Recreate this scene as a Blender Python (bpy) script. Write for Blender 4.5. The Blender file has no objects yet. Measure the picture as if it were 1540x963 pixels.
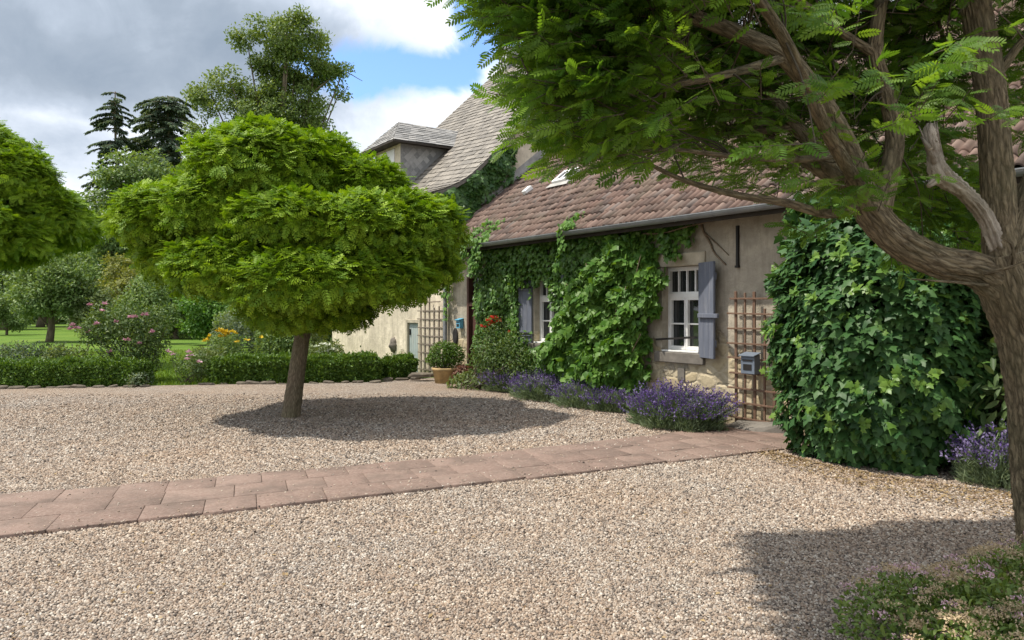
import bpy, math, random
import numpy as np
R = math.radians
rng = np.random.default_rng(7)
random.seed(7)
SC = bpy.context.scene
COL = SC.collection

# ------------------------------------------------------------------ camera, sky, sun, exposure
EYE, FPX, CX, HY = 1.6, 1115.0, 770.0, 465.0
cam_d = bpy.data.cameras.new('camera'); cam = bpy.data.objects.new('camera', cam_d); COL.objects.link(cam)
cam.location = (0, 0, EYE); cam.rotation_euler = (R(90), 0, 0)
cam_d.sensor_width = 36; cam_d.lens = FPX / 1540 * 36; cam_d.shift_y = -16.5 / 1540
cam_d.clip_start = 0.05; cam_d.clip_end = 3000
SC.camera = cam

SUN_EL, SUN_AZ = R(62), R(-96)          # azimuth from +Y clockwise: the sun stands to the left, a touch behind the camera
sdir = (math.sin(SUN_AZ) * math.cos(SUN_EL), math.cos(SUN_AZ) * math.cos(SUN_EL), math.sin(SUN_EL))
sun_d = bpy.data.lights.new('sun', 'SUN'); sun = bpy.data.objects.new('sun', sun_d); COL.objects.link(sun)
sun_d.energy = 4.4; sun_d.angle = R(0.9); sun_d.color = (1.0, 0.93, 0.82)
from mathutils import Vector
sun.rotation_euler = Vector(sdir).to_track_quat('Z', 'Y').to_euler()
sun.location = (-20, -2, 40)
SC.view_settings.view_transform = 'Standard'
try: SC.view_settings.look = 'None'
except Exception: pass
SC.view_settings.exposure = 0.40
SC.view_settings.gamma = 1.0
SC.view_settings.use_curve_mapping = False

world = bpy.data.worlds.new('World'); SC.world = world; world.use_nodes = True
def build_world():
    nt = world.node_tree; N = nt.nodes; L = nt.links; N.clear()
    def nd(t, **k):
        n = N.new(t)
        for a, b in k.items(): setattr(n, a, b)
        return n
    def mth(op, a, b=None, c=None, clamp=False):
        n = nd('ShaderNodeMath', operation=op, use_clamp=clamp)
        for i, x in enumerate((a, b, c)):
            if x is None: continue
            if isinstance(x, (int, float)): n.inputs[i].default_value = x
            else: L.new(x, n.inputs[i])
        return n.outputs[0]
    out = nd('ShaderNodeOutputWorld'); bg = nd('ShaderNodeBackground'); bg.inputs['Strength'].default_value = 0.15
    sky = nd('ShaderNodeTexSky', sky_type='NISHITA', sun_disc=False, sun_elevation=SUN_EL, sun_rotation=SUN_AZ)
    sky.air_density = 1.0; sky.dust_density = 0.6; sky.ozone_density = 1.6
    tc = nd('ShaderNodeTexCoord'); sep = nd('ShaderNodeSeparateXYZ'); L.new(tc.outputs['Generated'], sep.inputs[0])
    # clouds live on a flat ceiling: project the view direction on it
    zz = mth('MAXIMUM', mth('ADD', sep.outputs[2], 0.12), 0.04)
    comb = nd('ShaderNodeCombineXYZ')
    L.new(mth('DIVIDE', sep.outputs[0], zz), comb.inputs[0]); L.new(mth('DIVIDE', sep.outputs[1], zz), comb.inputs[1])
    def noise(scale, detail, rough, vec, off=0, dist=0.0):
        n = nd('ShaderNodeTexNoise'); n.inputs['Scale'].default_value = scale; n.inputs['Detail'].default_value = detail
        n.inputs['Roughness'].default_value = rough; n.inputs['Distortion'].default_value = dist
        mp = nd('ShaderNodeMapping'); mp.inputs['Location'].default_value = (off, off * 0.7, off * 1.3)
        L.new(vec, mp.inputs['Vector']); L.new(mp.outputs[0], n.inputs['Vector'])
        return n.outputs['Fac']
    def blob(px, py, wx, wz, soft):
        d = Vector(((px - CX) / FPX, 1, (HY - py) / FPX)).normalized()
        sub = nd('ShaderNodeVectorMath', operation='SUBTRACT'); L.new(tc.outputs['Generated'], sub.inputs[0]); sub.inputs[1].default_value = d
        mul = nd('ShaderNodeVectorMath', operation='MULTIPLY'); L.new(sub.outputs[0], mul.inputs[0])
        mul.inputs[1].default_value = (FPX / wx, 2.5, FPX / wz)
        ln = nd('ShaderNodeVectorMath', operation='LENGTH'); L.new(mul.outputs[0], ln.inputs[0])
        mr = nd('ShaderNodeMapRange', interpolation_type='SMOOTHSTEP'); L.new(ln.outputs['Value'], mr.inputs[0])
        mr.inputs[1].default_value = 1.0 - soft; mr.inputs[2].default_value = 1.0 + soft
        mr.inputs[3].default_value = 1; mr.inputs[4].default_value = 0
        return mr.outputs[0]
    gen = tc.outputs['Generated']
    big = noise(5.0, 8, 0.55, gen, 3.1, 0.3)
    fine = noise(11.0, 9, 0.6, gen, 8.4, 0.5)
    wide = noise(1.3, 7, 0.6, comb.outputs[0], 1.7, 0.2)
    # cover
    cov = mth('ADD', mth('MULTIPLY', big, 0.9), mth('SUBTRACT', mth('MULTIPLY', fine, 1.0), 0.25))
    blue = mth('MAXIMUM', mth('MAXIMUM', blob(578, 114, 140, 66, 0.7), blob(735, 45, 60, 55, 0.7)), mth('MULTIPLY', blob(680, 190, 150, 90, 0.8), 0.7))
    whites = mth('MAXIMUM', blob(610, 35, 110, 40, 0.6), blob(640, 160, 90, 28, 0.8))
    whites = mth('MAXIMUM', whites, mth('MULTIPLY', blob(760, 120, 40, 70, 0.6), 0.8))
    cov = mth('ADD', mth('SUBTRACT', mth('ADD', cov, 0.10), mth('MULTIPLY', blue, 0.56)), mth('MULTIPLY', whites, 0.32))
    cov = mth('ADD', cov, mth('MULTIPLY', mth('MAXIMUM', blob(200, 90, 400, 170, 0.4), blob(0, 300, 300, 150, 0.6)), 0.25))
    mr = nd('ShaderNodeMapRange', interpolation_type='SMOOTHSTEP'); L.new(cov, mr.inputs[0])
    mr.inputs[1].default_value = 0.44; mr.inputs[2].default_value = 0.78
    cover = mr.outputs[0]
    # greyness: the heavy cloud at upper left, soft greys elsewhere
    dark = mth('MAXIMUM', blob(215, 60, 300, 100, 0.5), mth('MULTIPLY', blob(100, 220, 110, 45, 0.8), 0.45))
    dark = mth('MAXIMUM', dark, mth('MULTIPLY', blob(620, 85, 120, 14, 0.9), 0.25))
    g = mth('ADD', mth('MULTIPLY', dark, 0.80), mth('MULTIPLY', mth('SUBTRACT', big, 0.5), 0.85))
    g = mth('ADD', g, mth('MULTIPLY', mth('SUBTRACT', fine, 0.5), 0.75))
    g = mth('ADD', g, mth('MULTIPLY', mth('SUBTRACT', wide, 0.5), 0.5))
    ramp = nd('ShaderNodeValToRGB'); L.new(mth('ADD', g, 0.05, None, True), ramp.inputs[0])
    e = ramp.color_ramp.elements
    e[0].position = 0.0; e[0].color = (6.3, 6.5, 6.8, 1)
    e[1].position = 1.0; e[1].color = (1.8, 2.2, 2.75, 1)
    for p, c in ((0.22, (4.9, 5.3, 5.9, 1)), (0.5, (3.1, 3.55, 4.2, 1)), (0.78, (2.2, 2.6, 3.15, 1))):
        el = e.new(p); el.color = c
    boost = nd('ShaderNodeMix', data_type='RGBA', blend_type='MULTIPLY'); boost.inputs[0].default_value = 1
    L.new(sky.outputs[0], boost.inputs[6]); boost.inputs[7].default_value = (1.0, 1.18, 1.45, 1)
    mix = nd('ShaderNodeMix', data_type='RGBA'); L.new(cover, mix.inputs[0]); L.new(boost.outputs[2], mix.inputs[6]); L.new(ramp.outputs[0], mix.inputs[7])
    L.new(mix.outputs[2], bg.inputs['Color']); L.new(bg.outputs[0], out.inputs['Surface'])
build_world()

# ------------------------------------------------------------------ helpers
def at(px, py, Y):
    return np.array([(px - CX) / FPX * Y, Y, EYE + (HY - py) / FPX * Y])
def gnd(px, py):
    Y = EYE * FPX / (py - HY)
    return np.array([(px - CX) / FPX * Y, Y, 0.0])
def tag(o, label=None, cat=None, group=None, kind=None):
    if label: o['label'] = label
    if cat: o['category'] = cat
    if group: o['group'] = group
    if kind: o['kind'] = kind
    return o
def thing(name, label, cat, loc=(0, 0, 0), rz=0.0, group=None):
    o = bpy.data.objects.new(name, None); COL.objects.link(o)
    o.location = tuple(float(c) for c in loc); o.rotation_euler = (0, 0, rz); o.empty_display_size = 0.3
    return tag(o, label, cat, group)
def link(name, me, mat=None, parent=None, loc=None, rz=0.0):
    o = bpy.data.objects.new(name, me); COL.objects.link(o)
    if mat is not None: me.materials.append(mat)
    if parent is not None: o.parent = parent
    if loc is not None: o.location = tuple(float(c) for c in loc)
    o.rotation_euler = (0, 0, rz)
    return o
def raw_mesh(name, V, flat_idx, starts, rnd=None, uv=None, smooth=False):
    """big meshes: vertices, flat corner list, first corner of each face"""
    me = bpy.data.meshes.new(name)
    V = np.asarray(V, dtype=np.float32); flat_idx = np.asarray(flat_idx, dtype=np.int32); starts = np.asarray(starts, dtype=np.int32)
    me.vertices.add(len(V)); me.vertices.foreach_set('co', V.ravel())
    me.loops.add(len(flat_idx)); me.loops.foreach_set('vertex_index', flat_idx)
    me.polygons.add(len(starts)); me.polygons.foreach_set('loop_start', starts)
    if smooth: me.polygons.foreach_set('use_smooth', np.ones(len(starts), dtype=bool))
    me.update(calc_edges=True)
    if rnd is not None:
        a = me.attributes.new('rnd', 'FLOAT', 'FACE'); a.data.foreach_set('value', np.asarray(rnd, dtype=np.float32))
    if uv is not None:
        l = me.uv_layers.new(name='UVMap'); l.data.foreach_set('uv', np.asarray(uv, dtype=np.float32).ravel())
    return me
def inst_mesh(name, tmpl, P, F, S, rnd, smooth=False):
    """bake copies of a small template (verts, faces) at points P with frames F (n,3,3) and sizes S"""
    tv, tf = tmpl; tv = np.asarray(tv, dtype=np.float32); n = len(P); k = len(tv)
    S = np.asarray(S, dtype=np.float32)
    if S.ndim == 1: S = S[:, None]
    sv = tv[None] * (S[:, None, :] if S.shape[1] == 3 else S[:, :, None])
    V = np.einsum('nij,nkj->nki', F.astype(np.float32), sv) + np.asarray(P, dtype=np.float32)[:, None, :]
    fl = np.concatenate([np.array(f, dtype=np.int64) for f in tf]); ln = np.array([len(f) for f in tf])
    st = np.concatenate([[0], np.cumsum(ln)[:-1]])
    idx = (fl[None] + (np.arange(n) * k)[:, None]).ravel()
    starts = (st[None] + (np.arange(n) * len(fl))[:, None]).ravel()
    return raw_mesh(name, V.reshape(-1, 3), idx, starts, np.repeat(rnd, len(tf)), None, smooth)
def nrm(a):
    return a / np.maximum(np.linalg.norm(a, axis=-1, keepdims=True), 1e-9)
def frames(D, Nn):
    x = nrm(D); z = Nn - (Nn * x).sum(-1, keepdims=True) * x
    bad = np.linalg.norm(z, axis=-1) < 1e-4
    z[bad] = np.cross(x[bad], np.array([0.3, 0.5, 0.8]))
    z = nrm(z); y = np.cross(z, x)
    return np.stack([x, y, z], axis=-1)
class MB:
    """collects boxes and polygons for ONE mesh"""
    def __init__(s): s.v = []; s.f = []
    def poly(s, pts, faces):
        b = len(s.v); s.v += [tuple(float(c) for c in p) for p in pts]; s.f += [tuple(i + b for i in f) for f in faces]
    def quad(s, a, b, c, d): s.poly([a, b, c, d], [(0, 1, 2, 3)])
    def box(s, x0, x1, y0, y1, z0, z1):
        s.poly([(x0, y0, z0), (x1, y0, z0), (x1, y1, z0), (x0, y1, z0), (x0, y0, z1), (x1, y0, z1), (x1, y1, z1), (x0, y1, z1)],
               [(0, 3, 2, 1), (4, 5, 6, 7), (0, 1, 5, 4), (1, 2, 6, 5), (2, 3, 7, 6), (3, 0, 4, 7)])
    def bar(s, p, q, w, h, up=(0, 0, 1)):
        p = np.array(p, float); q = np.array(q, float); d = nrm(q - p); u = np.array(up, float)
        a = nrm(np.cross(d, u)); b = np.cross(a, d)
        c = [p + a * w * i / 2 + b * h * j / 2 for i, j in ((-1, -1), (1, -1), (1, 1), (-1, 1))] + [q + a * w * i / 2 + b * h * j / 2 for i, j in ((-1, -1), (1, -1), (1, 1), (-1, 1))]
        s.poly(c, [(3, 2, 1, 0), (4, 5, 6, 7), (0, 1, 5, 4), (1, 2, 6, 5), (2, 3, 7, 6), (3, 0, 4, 7)])
    def build(s, name, mat, parent=None, bevel=0.0, loc=None, rz=0.0, smooth=False):
        me = bpy.data.meshes.new(name); me.from_pydata(s.v, [], s.f); me.update()
        if smooth: me.polygons.foreach_set('use_smooth', np.ones(len(me.polygons), dtype=bool))
        o = link(name, me, mat, parent, loc, rz)
        if bevel:
            m = o.modifiers.new('bevel', 'BEVEL'); m.width = bevel; m.segments = 2; m.limit_method = 'ANGLE'
        return o
class Tubes:
    """tapered limbs with furrows, UVs in metres along and around, ONE mesh"""
    def __init__(s): s.V = []; s.I = []; s.U = []; s.n = 0
    def add(s, pts, rad, sides=8, step=None, rough=0.0, seed=0, cap=True):
        pts = np.array(pts, float); rad = np.array(rad, float)
        if len(rad) != len(pts): rad = np.interp(np.linspace(0, 1, len(pts)), np.linspace(0, 1, len(rad)), rad)
        if len(pts) > 2 or step:
            L = np.concatenate([[0], np.cumsum(np.linalg.norm(np.diff(pts, axis=0), axis=1))])
            m = max(len(pts), int(L[-1] / step) + 2) if step else len(pts) * 3
            t = np.linspace(0, L[-1], m)
            # Catmull-Rom through the points
            q = np.zeros((m, 3)); ext = np.vstack([2 * pts[0] - pts[1], pts, 2 * pts[-1] - pts[-2]])
            k = np.clip(np.searchsorted(L, t, side='right') - 1, 0, len(pts) - 2)
            f = ((t - L[k]) / np.maximum(L[k + 1] - L[k], 1e-6))[:, None]
            p0, p1, p2, p3 = ext[k], ext[k + 1], ext[k + 2], ext[k + 3]
            q = 0.5 * (2 * p1 + (p2 - p0) * f + (2 * p0 - 5 * p1 + 4 * p2 - p3) * f ** 2 + (3 * p1 - p0 - 3 * p2 + p3) * f ** 3)
            rad = np.interp(t, L, rad); pts = q
        m = len(pts); T = nrm(np.gradient(pts, axis=0)); L = np.concatenate([[0], np.cumsum(np.linalg.norm(np.diff(pts, axis=0), axis=1))])
        ref = np.array([0.13, 0.21, 1.0]) if abs(T[0][2]) < 0.8 else np.array([1.0, 0.2, 0.1])
        a = nrm(ref - T[0] * ref.dot(T[0])); ring = []
        ang = np.linspace(0, 2 * np.pi, sides, endpoint=False)
        lr = np.random.default_rng(seed + 11); ph = lr.random(8) * 6.28
        for i in range(m):
            a = nrm(a - T[i] * a.dot(T[i])); b = np.cross(T[i], a)
            r = rad[i] * np.ones(sides)
            if rough:
                s_ = L[i]
                furrow = (1 - np.abs(np.sin(5.5 * ang + ph[6] + .9 * np.sin(s_ * 5.3 + ph[7]) + .5 * np.sin(s_ * 13 + ang * 2)))) ** 3 * (0.6 + 0.4 * np.sin(s_ * 9 + ang * 3 + ph[1]))
                r = r * (1 - rough * 1.3 * furrow) * (1 + .75 * rough * (0.45 * np.sin(5 * ang + ph[0] + 3 * np.sin(s_ * 2.1 + ph[1])) * np.cos(s_ * 3.3 + ph[2])
                                      + 0.35 * np.sin(11 * ang + ph[3] + 2 * np.sin(s_ * 6 + ph[4])) + 0.3 * np.sin(2 * ang + ph[5] + s_ * 1.7) * np.sin(s_ * 4.1 + ph[6])
                                      + 0.22 * lr.standard_normal(sides)))
            ring.append(pts[i] + np.outer(np.cos(ang) * r, a) + np.outer(np.sin(ang) * r, b))
        V = np.concatenate(ring); base = s.n; s.V.append(V); s.n += len(V)
        circ = 2 * np.pi * rad.mean()
        for i in range(m - 1):
            for j in range(sides):
                j2 = (j + 1) % sides
                s.I.append((base + i * sides + j, base + i * sides + j2, base + (i + 1) * sides + j2, base + (i + 1) * sides + j))
                s.U += [(j / sides * circ, L[i]), ((j + 1) / sides * circ, L[i]), ((j + 1) / sides * circ, L[i + 1]), (j / sides * circ, L[i + 1])]
        if cap:
            for i0 in (0, (m - 1) * sides):
                f = tuple(base + i0 + j for j in (range(sides) if i0 else reversed(range(sides))))
                s.I.append(f); s.U += [(0.0, 0.0)] * sides
    def build(s, name, mat, parent=None, base=(0, 0, 0), smooth=True):
        V = np.concatenate(s.V) - np.array(base, float)
        fl = [i for f in s.I for i in f]; ln = [len(f) for f in s.I]; st = np.concatenate([[0], np.cumsum(ln)[:-1]])
        me = raw_mesh(name, V, fl, st, None, np.array(s.U), smooth)
        return link(name, me, mat, parent)

# ------------------------------------------------------------------ materials
def new_mat(name):
    m = bpy.data.materials.new(name); m.use_nodes = True
    nt = m.node_tree; b = nt.nodes['Principled BSDF']
    return m, nt, b
class G:
    """tiny node-graph helper"""
    def __init__(s, nt): s.nt = nt
    def n(s, t, **k):
        x = s.nt.nodes.new(t)
        for a, b in k.items(): setattr(x, a, b)
        return x
    def put(s, sock, v):
        if hasattr(v, 'is_output'): s.nt.links.new(v, sock)
        else: sock.default_value = v
    def coord(s, kind='Object'): return s.n('ShaderNodeTexCoord').outputs[kind]
    def mapping(s, v, scale=(1, 1, 1), rot=(0, 0, 0), loc=(0, 0, 0)):
        m = s.n('ShaderNodeMapping'); s.put(m.inputs['Vector'], v); m.inputs['Scale'].default_value = scale
        m.inputs['Rotation'].default_value = rot; m.inputs['Location'].default_value = loc
        return m.outputs[0]
    def noise(s, v, scale, detail=4, rough=0.55, dist=0.0, out='Fac'):
        x = s.n('ShaderNodeTexNoise'); s.put(x.inputs['Vector'], v); x.inputs['Scale'].default_value = scale
        x.inputs['Detail'].default_value = detail; x.inputs['Roughness'].default_value = rough; x.inputs['Distortion'].default_value = dist
        return x.outputs[out]
    def vor(s, v, scale, feature='F1', out='Distance', rand=1.0):
        x = s.n('ShaderNodeTexVoronoi', feature=feature); s.put(x.inputs['Vector'], v); x.inputs['Scale'].default_value = scale
        x.inputs['Randomness'].default_value = rand
        return x.outputs[out]
    def mr(s, v, a, b, c=0.0, d=1.0, smooth=False):
        x = s.n('ShaderNodeMapRange'); x.interpolation_type = 'SMOOTHSTEP' if smooth else 'LINEAR'
        s.put(x.inputs[0], v)
        for i, q in zip((1, 2, 3, 4), (a, b, c, d)): x.inputs[i].default_value = q
        return x.outputs[0]
    def math(s, op, a, b=0.0):
        x = s.n('ShaderNodeMath', operation=op); s.put(x.inputs[0], a); s.put(x.inputs[1], b)
        return x.outputs[0]
    def mix(s, f, a, b, blend='MIX'):
        x = s.n('ShaderNodeMix', data_type='RGBA', blend_type=blend); s.put(x.inputs[0], f)
        s.put(x.inputs[6], (*a, 1) if isinstance(a, tuple) and len(a) == 3 else a); s.put(x.inputs[7], (*b, 1) if isinstance(b, tuple) and len(b) == 3 else b)
        return x.outputs[2]
    def ramp(s, v, stops, const=False):
        x = s.n('ShaderNodeValToRGB'); s.put(x.inputs[0], v); e = x.color_ramp.elements
        if const: x.color_ramp.interpolation = 'CONSTANT'
        e[0].position, e[0].color = stops[0][0], (*stops[0][1], 1); e[1].position, e[1].color = stops[-1][0], (*stops[-1][1], 1)
        for p, c in stops[1:-1]: el = e.new(p); el.color = (*c, 1)
        return x.outputs[0]
    def attr(s, name='rnd'): return s.n('ShaderNodeAttribute', attribute_name=name).outputs['Fac']
    def bump(s, h, strength=0.5, dist=0.01, normal=None):
        x = s.n('ShaderNodeBump'); s.put(x.inputs['Height'], h); x.inputs['Strength'].default_value = strength; x.inputs['Distance'].default_value = dist
        if normal is not None: s.put(x.inputs['Normal'], normal)
        return x.outputs[0]
def leaf_mat(name, c0, c1, trans=0.35, rough=0.5, clump=2.0, tcol=None, spec=0.35, c2=None):
    m, nt, b = new_mat(name); g = G(nt)
    stops = [(0.0, c0), (1.0, c1)] if c2 is None else [(0.0, c0), (0.9, c1), (1.0, c2)]
    col = g.ramp(g.attr(), stops)
    nz = g.noise(g.coord(), clump, 3)
    col = g.mix(g.mr(nz, 0.3, 0.7, 0.0, 0.5), col, g.mix(1.0, col, (0.62, 0.72, 0.7), 'MULTIPLY'))
    g.put(b.inputs['Base Color'], col); b.inputs['Roughness'].default_value = rough; b.inputs['Specular IOR Level'].default_value = spec
    t = g.n('ShaderNodeBsdfTranslucent')
    g.put(t.inputs['Color'], g.mix(1.0, col, tcol or (1.5, 1.35, 0.5), 'MULTIPLY'))
    mx = g.n('ShaderNodeMixShader'); mx.inputs[0].default_value = trans
    nt.links.new(b.outputs[0], mx.inputs[1]); nt.links.new(t.outputs[0], mx.inputs[2])
    nt.links.new(mx.outputs[0], nt.nodes['Material Output'].inputs['Surface'])
    return m
def plain_mat(name, c, rough=0.6, metal=0.0, var=0.25, scale=8.0, bump=0.15, spec=0.4):
    m, nt, b = new_mat(name); g = G(nt)
    nz = g.noise(g.coord(), scale, 6, 0.6)
    col = g.mix(g.mr(nz, 0.3, 0.7), tuple(x * (1 - var) for x in c), tuple(min(1, x * (1 + var)) for x in c))
    g.put(b.inputs['Base Color'], col); b.inputs['Roughness'].default_value = rough; b.inputs['Metallic'].default_value = metal
    b.inputs['Specular IOR Level'].default_value = spec
    if bump: g.put(b.inputs['Normal'], g.bump(g.noise(g.coord(), scale * 6, 5), bump, 0.004))
    return m
def bark_mat(name, c0, c1, sx=22.0, sy=4.0, strength=0.9, dist=0.02):
    m, nt, b = new_mat(name); g = G(nt)
    uv = g.mapping(g.coord('UV'), (sx, sy, 1))
    wob = g.noise(uv, 1.2, 5, 0.6, out='Color')
    x = g.n('ShaderNodeMix', data_type='VECTOR'); x.inputs[0].default_value = 0.25; g.put(x.inputs[4], uv); g.put(x.inputs[5], wob)
    add = g.n('ShaderNodeVectorMath', operation='ADD'); g.put(add.inputs[0], uv); g.put(add.inputs[1], wob)
    r = g.vor(add.outputs[0], 0.8, 'DISTANCE_TO_EDGE')
    f = g.mr(r, 0.0, 0.35); fine = g.noise(g.mapping(g.coord('UV'), (60, 14, 1)), 1.5, 6, 0.65)
    ridge = g.noise(g.mapping(g.coord('UV'), (sx * 0.7, sy * 0.8, 1)), 1.0, 8, 0.75, 0.8)
    h = g.math('ADD', g.math('MULTIPLY', f, 0.5), g.math('ADD', g.math('MULTIPLY', fine, 0.45), g.math('MULTIPLY', g.mr(ridge, 0.35, 0.65), 0.45)))
    col = g.mix(g.mr(h, 0.2, 1.05), c0, c1)
    tint = g.noise(g.coord(), 2.5, 4)
    col = g.mix(g.mr(tint, 0.4, 0.75, 0, 0.5), col, (0.15, 0.15, 0.075))
    g.put(b.inputs['Base Color'], col); b.inputs['Roughness'].default_value = 0.9; b.inputs['Specular IOR Level'].default_value = 0.2
    g.put(b.inputs['Normal'], g.bump(h, strength, dist))
    return m

def mat_gravel():
    m, nt, b = new_mat('gravel'); g = G(nt)
    co = g.coord()
    wob = g.mapping(co, (1, 1, 1))
    cell = g.vor(wob, 56, 'F1', 'Color', 1.0); d = g.vor(wob, 56, 'F1', 'Distance', 1.0)
    sp = g.n('ShaderNodeSeparateColor'); g.put(sp.inputs[0], cell)
    col = g.ramp(sp.outputs[0], [(0.0, (0.115, 0.095, 0.082)), (0.12, (0.27, 0.22, 0.185)), (0.35, (0.38, 0.30, 0.24)), (0.55, (0.46, 0.385, 0.32)), (0.75, (0.39, 0.355, 0.325)), (0.9, (0.57, 0.51, 0.45)), (1.0, (0.68, 0.65, 0.60))])
    col = g.mix(g.mr(d, 0.45, 0.8, 0, 0.75), col, (0.15, 0.125, 0.105))  # darkened in colour for the shadow missing between flat stones
    big = g.noise(co, 0.45, 6, 0.65); mid = g.noise(co, 3.5, 4, 0.6)
    col = g.mix(1.0, col, (0.84, 0.835, 0.81), 'MULTIPLY')
    col = g.mix(g.mr(big, 0.35, 0.68, 0, 0.8), col, g.mix(1.0, col, (1.03, 0.90, 0.78), 'MULTIPLY'))
    col = g.mix(g.mr(mid, 0.35, 0.7, 0, 0.7), col, g.mix(1.0, col, (0.76, 0.75, 0.76), 'MULTIPLY'))
    g.put(b.inputs['Base Color'], col); b.inputs['Roughness'].default_value = 0.85; b.inputs['Specular IOR Level'].default_value = 0.25
    hh = g.math('ADD', g.math('MULTIPLY', g.mr(d, 0.0, 0.7, 1.0, 0.0), 1.0), g.math('MULTIPLY', sp.outputs[1], 0.5))
    g.put(b.inputs['Normal'], g.bump(hh, 1.0, 0.011))
    return m
def mat_pebble():
    m, nt, b = new_mat('pebble'); g = G(nt)
    col = g.ramp(g.attr(), [(0.0, (0.09, 0.08, 0.075)), (0.17, (0.22, 0.185, 0.16)), (0.35, (0.35, 0.275, 0.22)), (0.55, (0.43, 0.36, 0.295)), (0.75, (0.37, 0.335, 0.305)), (0.9, (0.54, 0.485, 0.425)), (1.0, (0.68, 0.65, 0.60))])
    big = g.noise(g.coord(), 0.45, 6, 0.65); mid = g.noise(g.coord(), 3.5, 4, 0.6)
    col = g.mix(1.0, col, (0.84, 0.835, 0.81), 'MULTIPLY')
    col = g.mix(g.mr(big, 0.35, 0.68, 0, 0.8), col, g.mix(1.0, col, (1.03, 0.90, 0.78), 'MULTIPLY'))
    col = g.mix(g.mr(mid, 0.35, 0.7, 0, 0.7), col, g.mix(1.0, col, (0.80, 0.79, 0.80), 'MULTIPLY'))
    g.put(b.inputs['Base Color'], col); b.inputs['Roughness'].default_value = 0.8; b.inputs['Specular IOR Level'].default_value = 0.3
    return m
def mat_lawn():
    m, nt, b = new_mat('lawn'); g = G(nt); co = g.coord()
    a = g.noise(co, 0.25, 6, 0.6); c = g.noise(co, 14, 6, 0.7)
    col = g.ramp(g.math('ADD', g.math('MULTIPLY', a, 0.6), g.math('MULTIPLY', c, 0.4)), [(0.3, (0.045, 0.095, 0.012)), (0.5, (0.095, 0.17, 0.02)), (0.7, (0.17, 0.22, 0.04))])  # patchy contrast in the colour suggests dappled tree shade
    g.put(b.inputs['Base Color'], col); b.inputs['Roughness'].default_value = 0.9; b.inputs['Specular IOR Level'].default_value = 0.15
    g.put(b.inputs['Normal'], g.bump(g.noise(co, 40, 4, 0.7), 0.6, 0.03))
    return m
def mat_sandstone():
    m, nt, b = new_mat('red_sandstone'); g = G(nt); co = g.coord()
    n1 = g.noise(g.mapping(co, (1, 2.2, 1), (0, 0, 0.5)), 3.0, 7, 0.7, 0.6); n2 = g.noise(co, 40, 5, 0.7)
    col = g.ramp(g.attr(), [(0.0, (0.15, 0.102, 0.082)), (0.5, (0.185, 0.13, 0.105)), (1.0, (0.22, 0.16, 0.13))])
    col = g.mix(g.mr(n1, 0.35, 0.7, 0, 0.7), col, (0.215, 0.142, 0.115))
    col = g.mix(g.mr(n2, 0.42, 0.70, 0, 0.6), col, (0.32, 0.25, 0.21))
    st = g.noise(g.mapping(co, (1.5, 1.5, 1)), 1.6, 5, 0.7)
    col = g.mix(g.mr(st, 0.44, 0.66, 0, 0.75), col, (0.125, 0.095, 0.078))
    g.put(b.inputs['Base Color'], col); b.inputs['Roughness'].default_value = 0.85; b.inputs['Specular IOR Level'].default_value = 0.25
    g.put(b.inputs['Normal'], g.bump(g.math('ADD', n2, g.math('MULTIPLY', n1, 2.0)), 0.5, 0.008))
    return m
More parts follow.
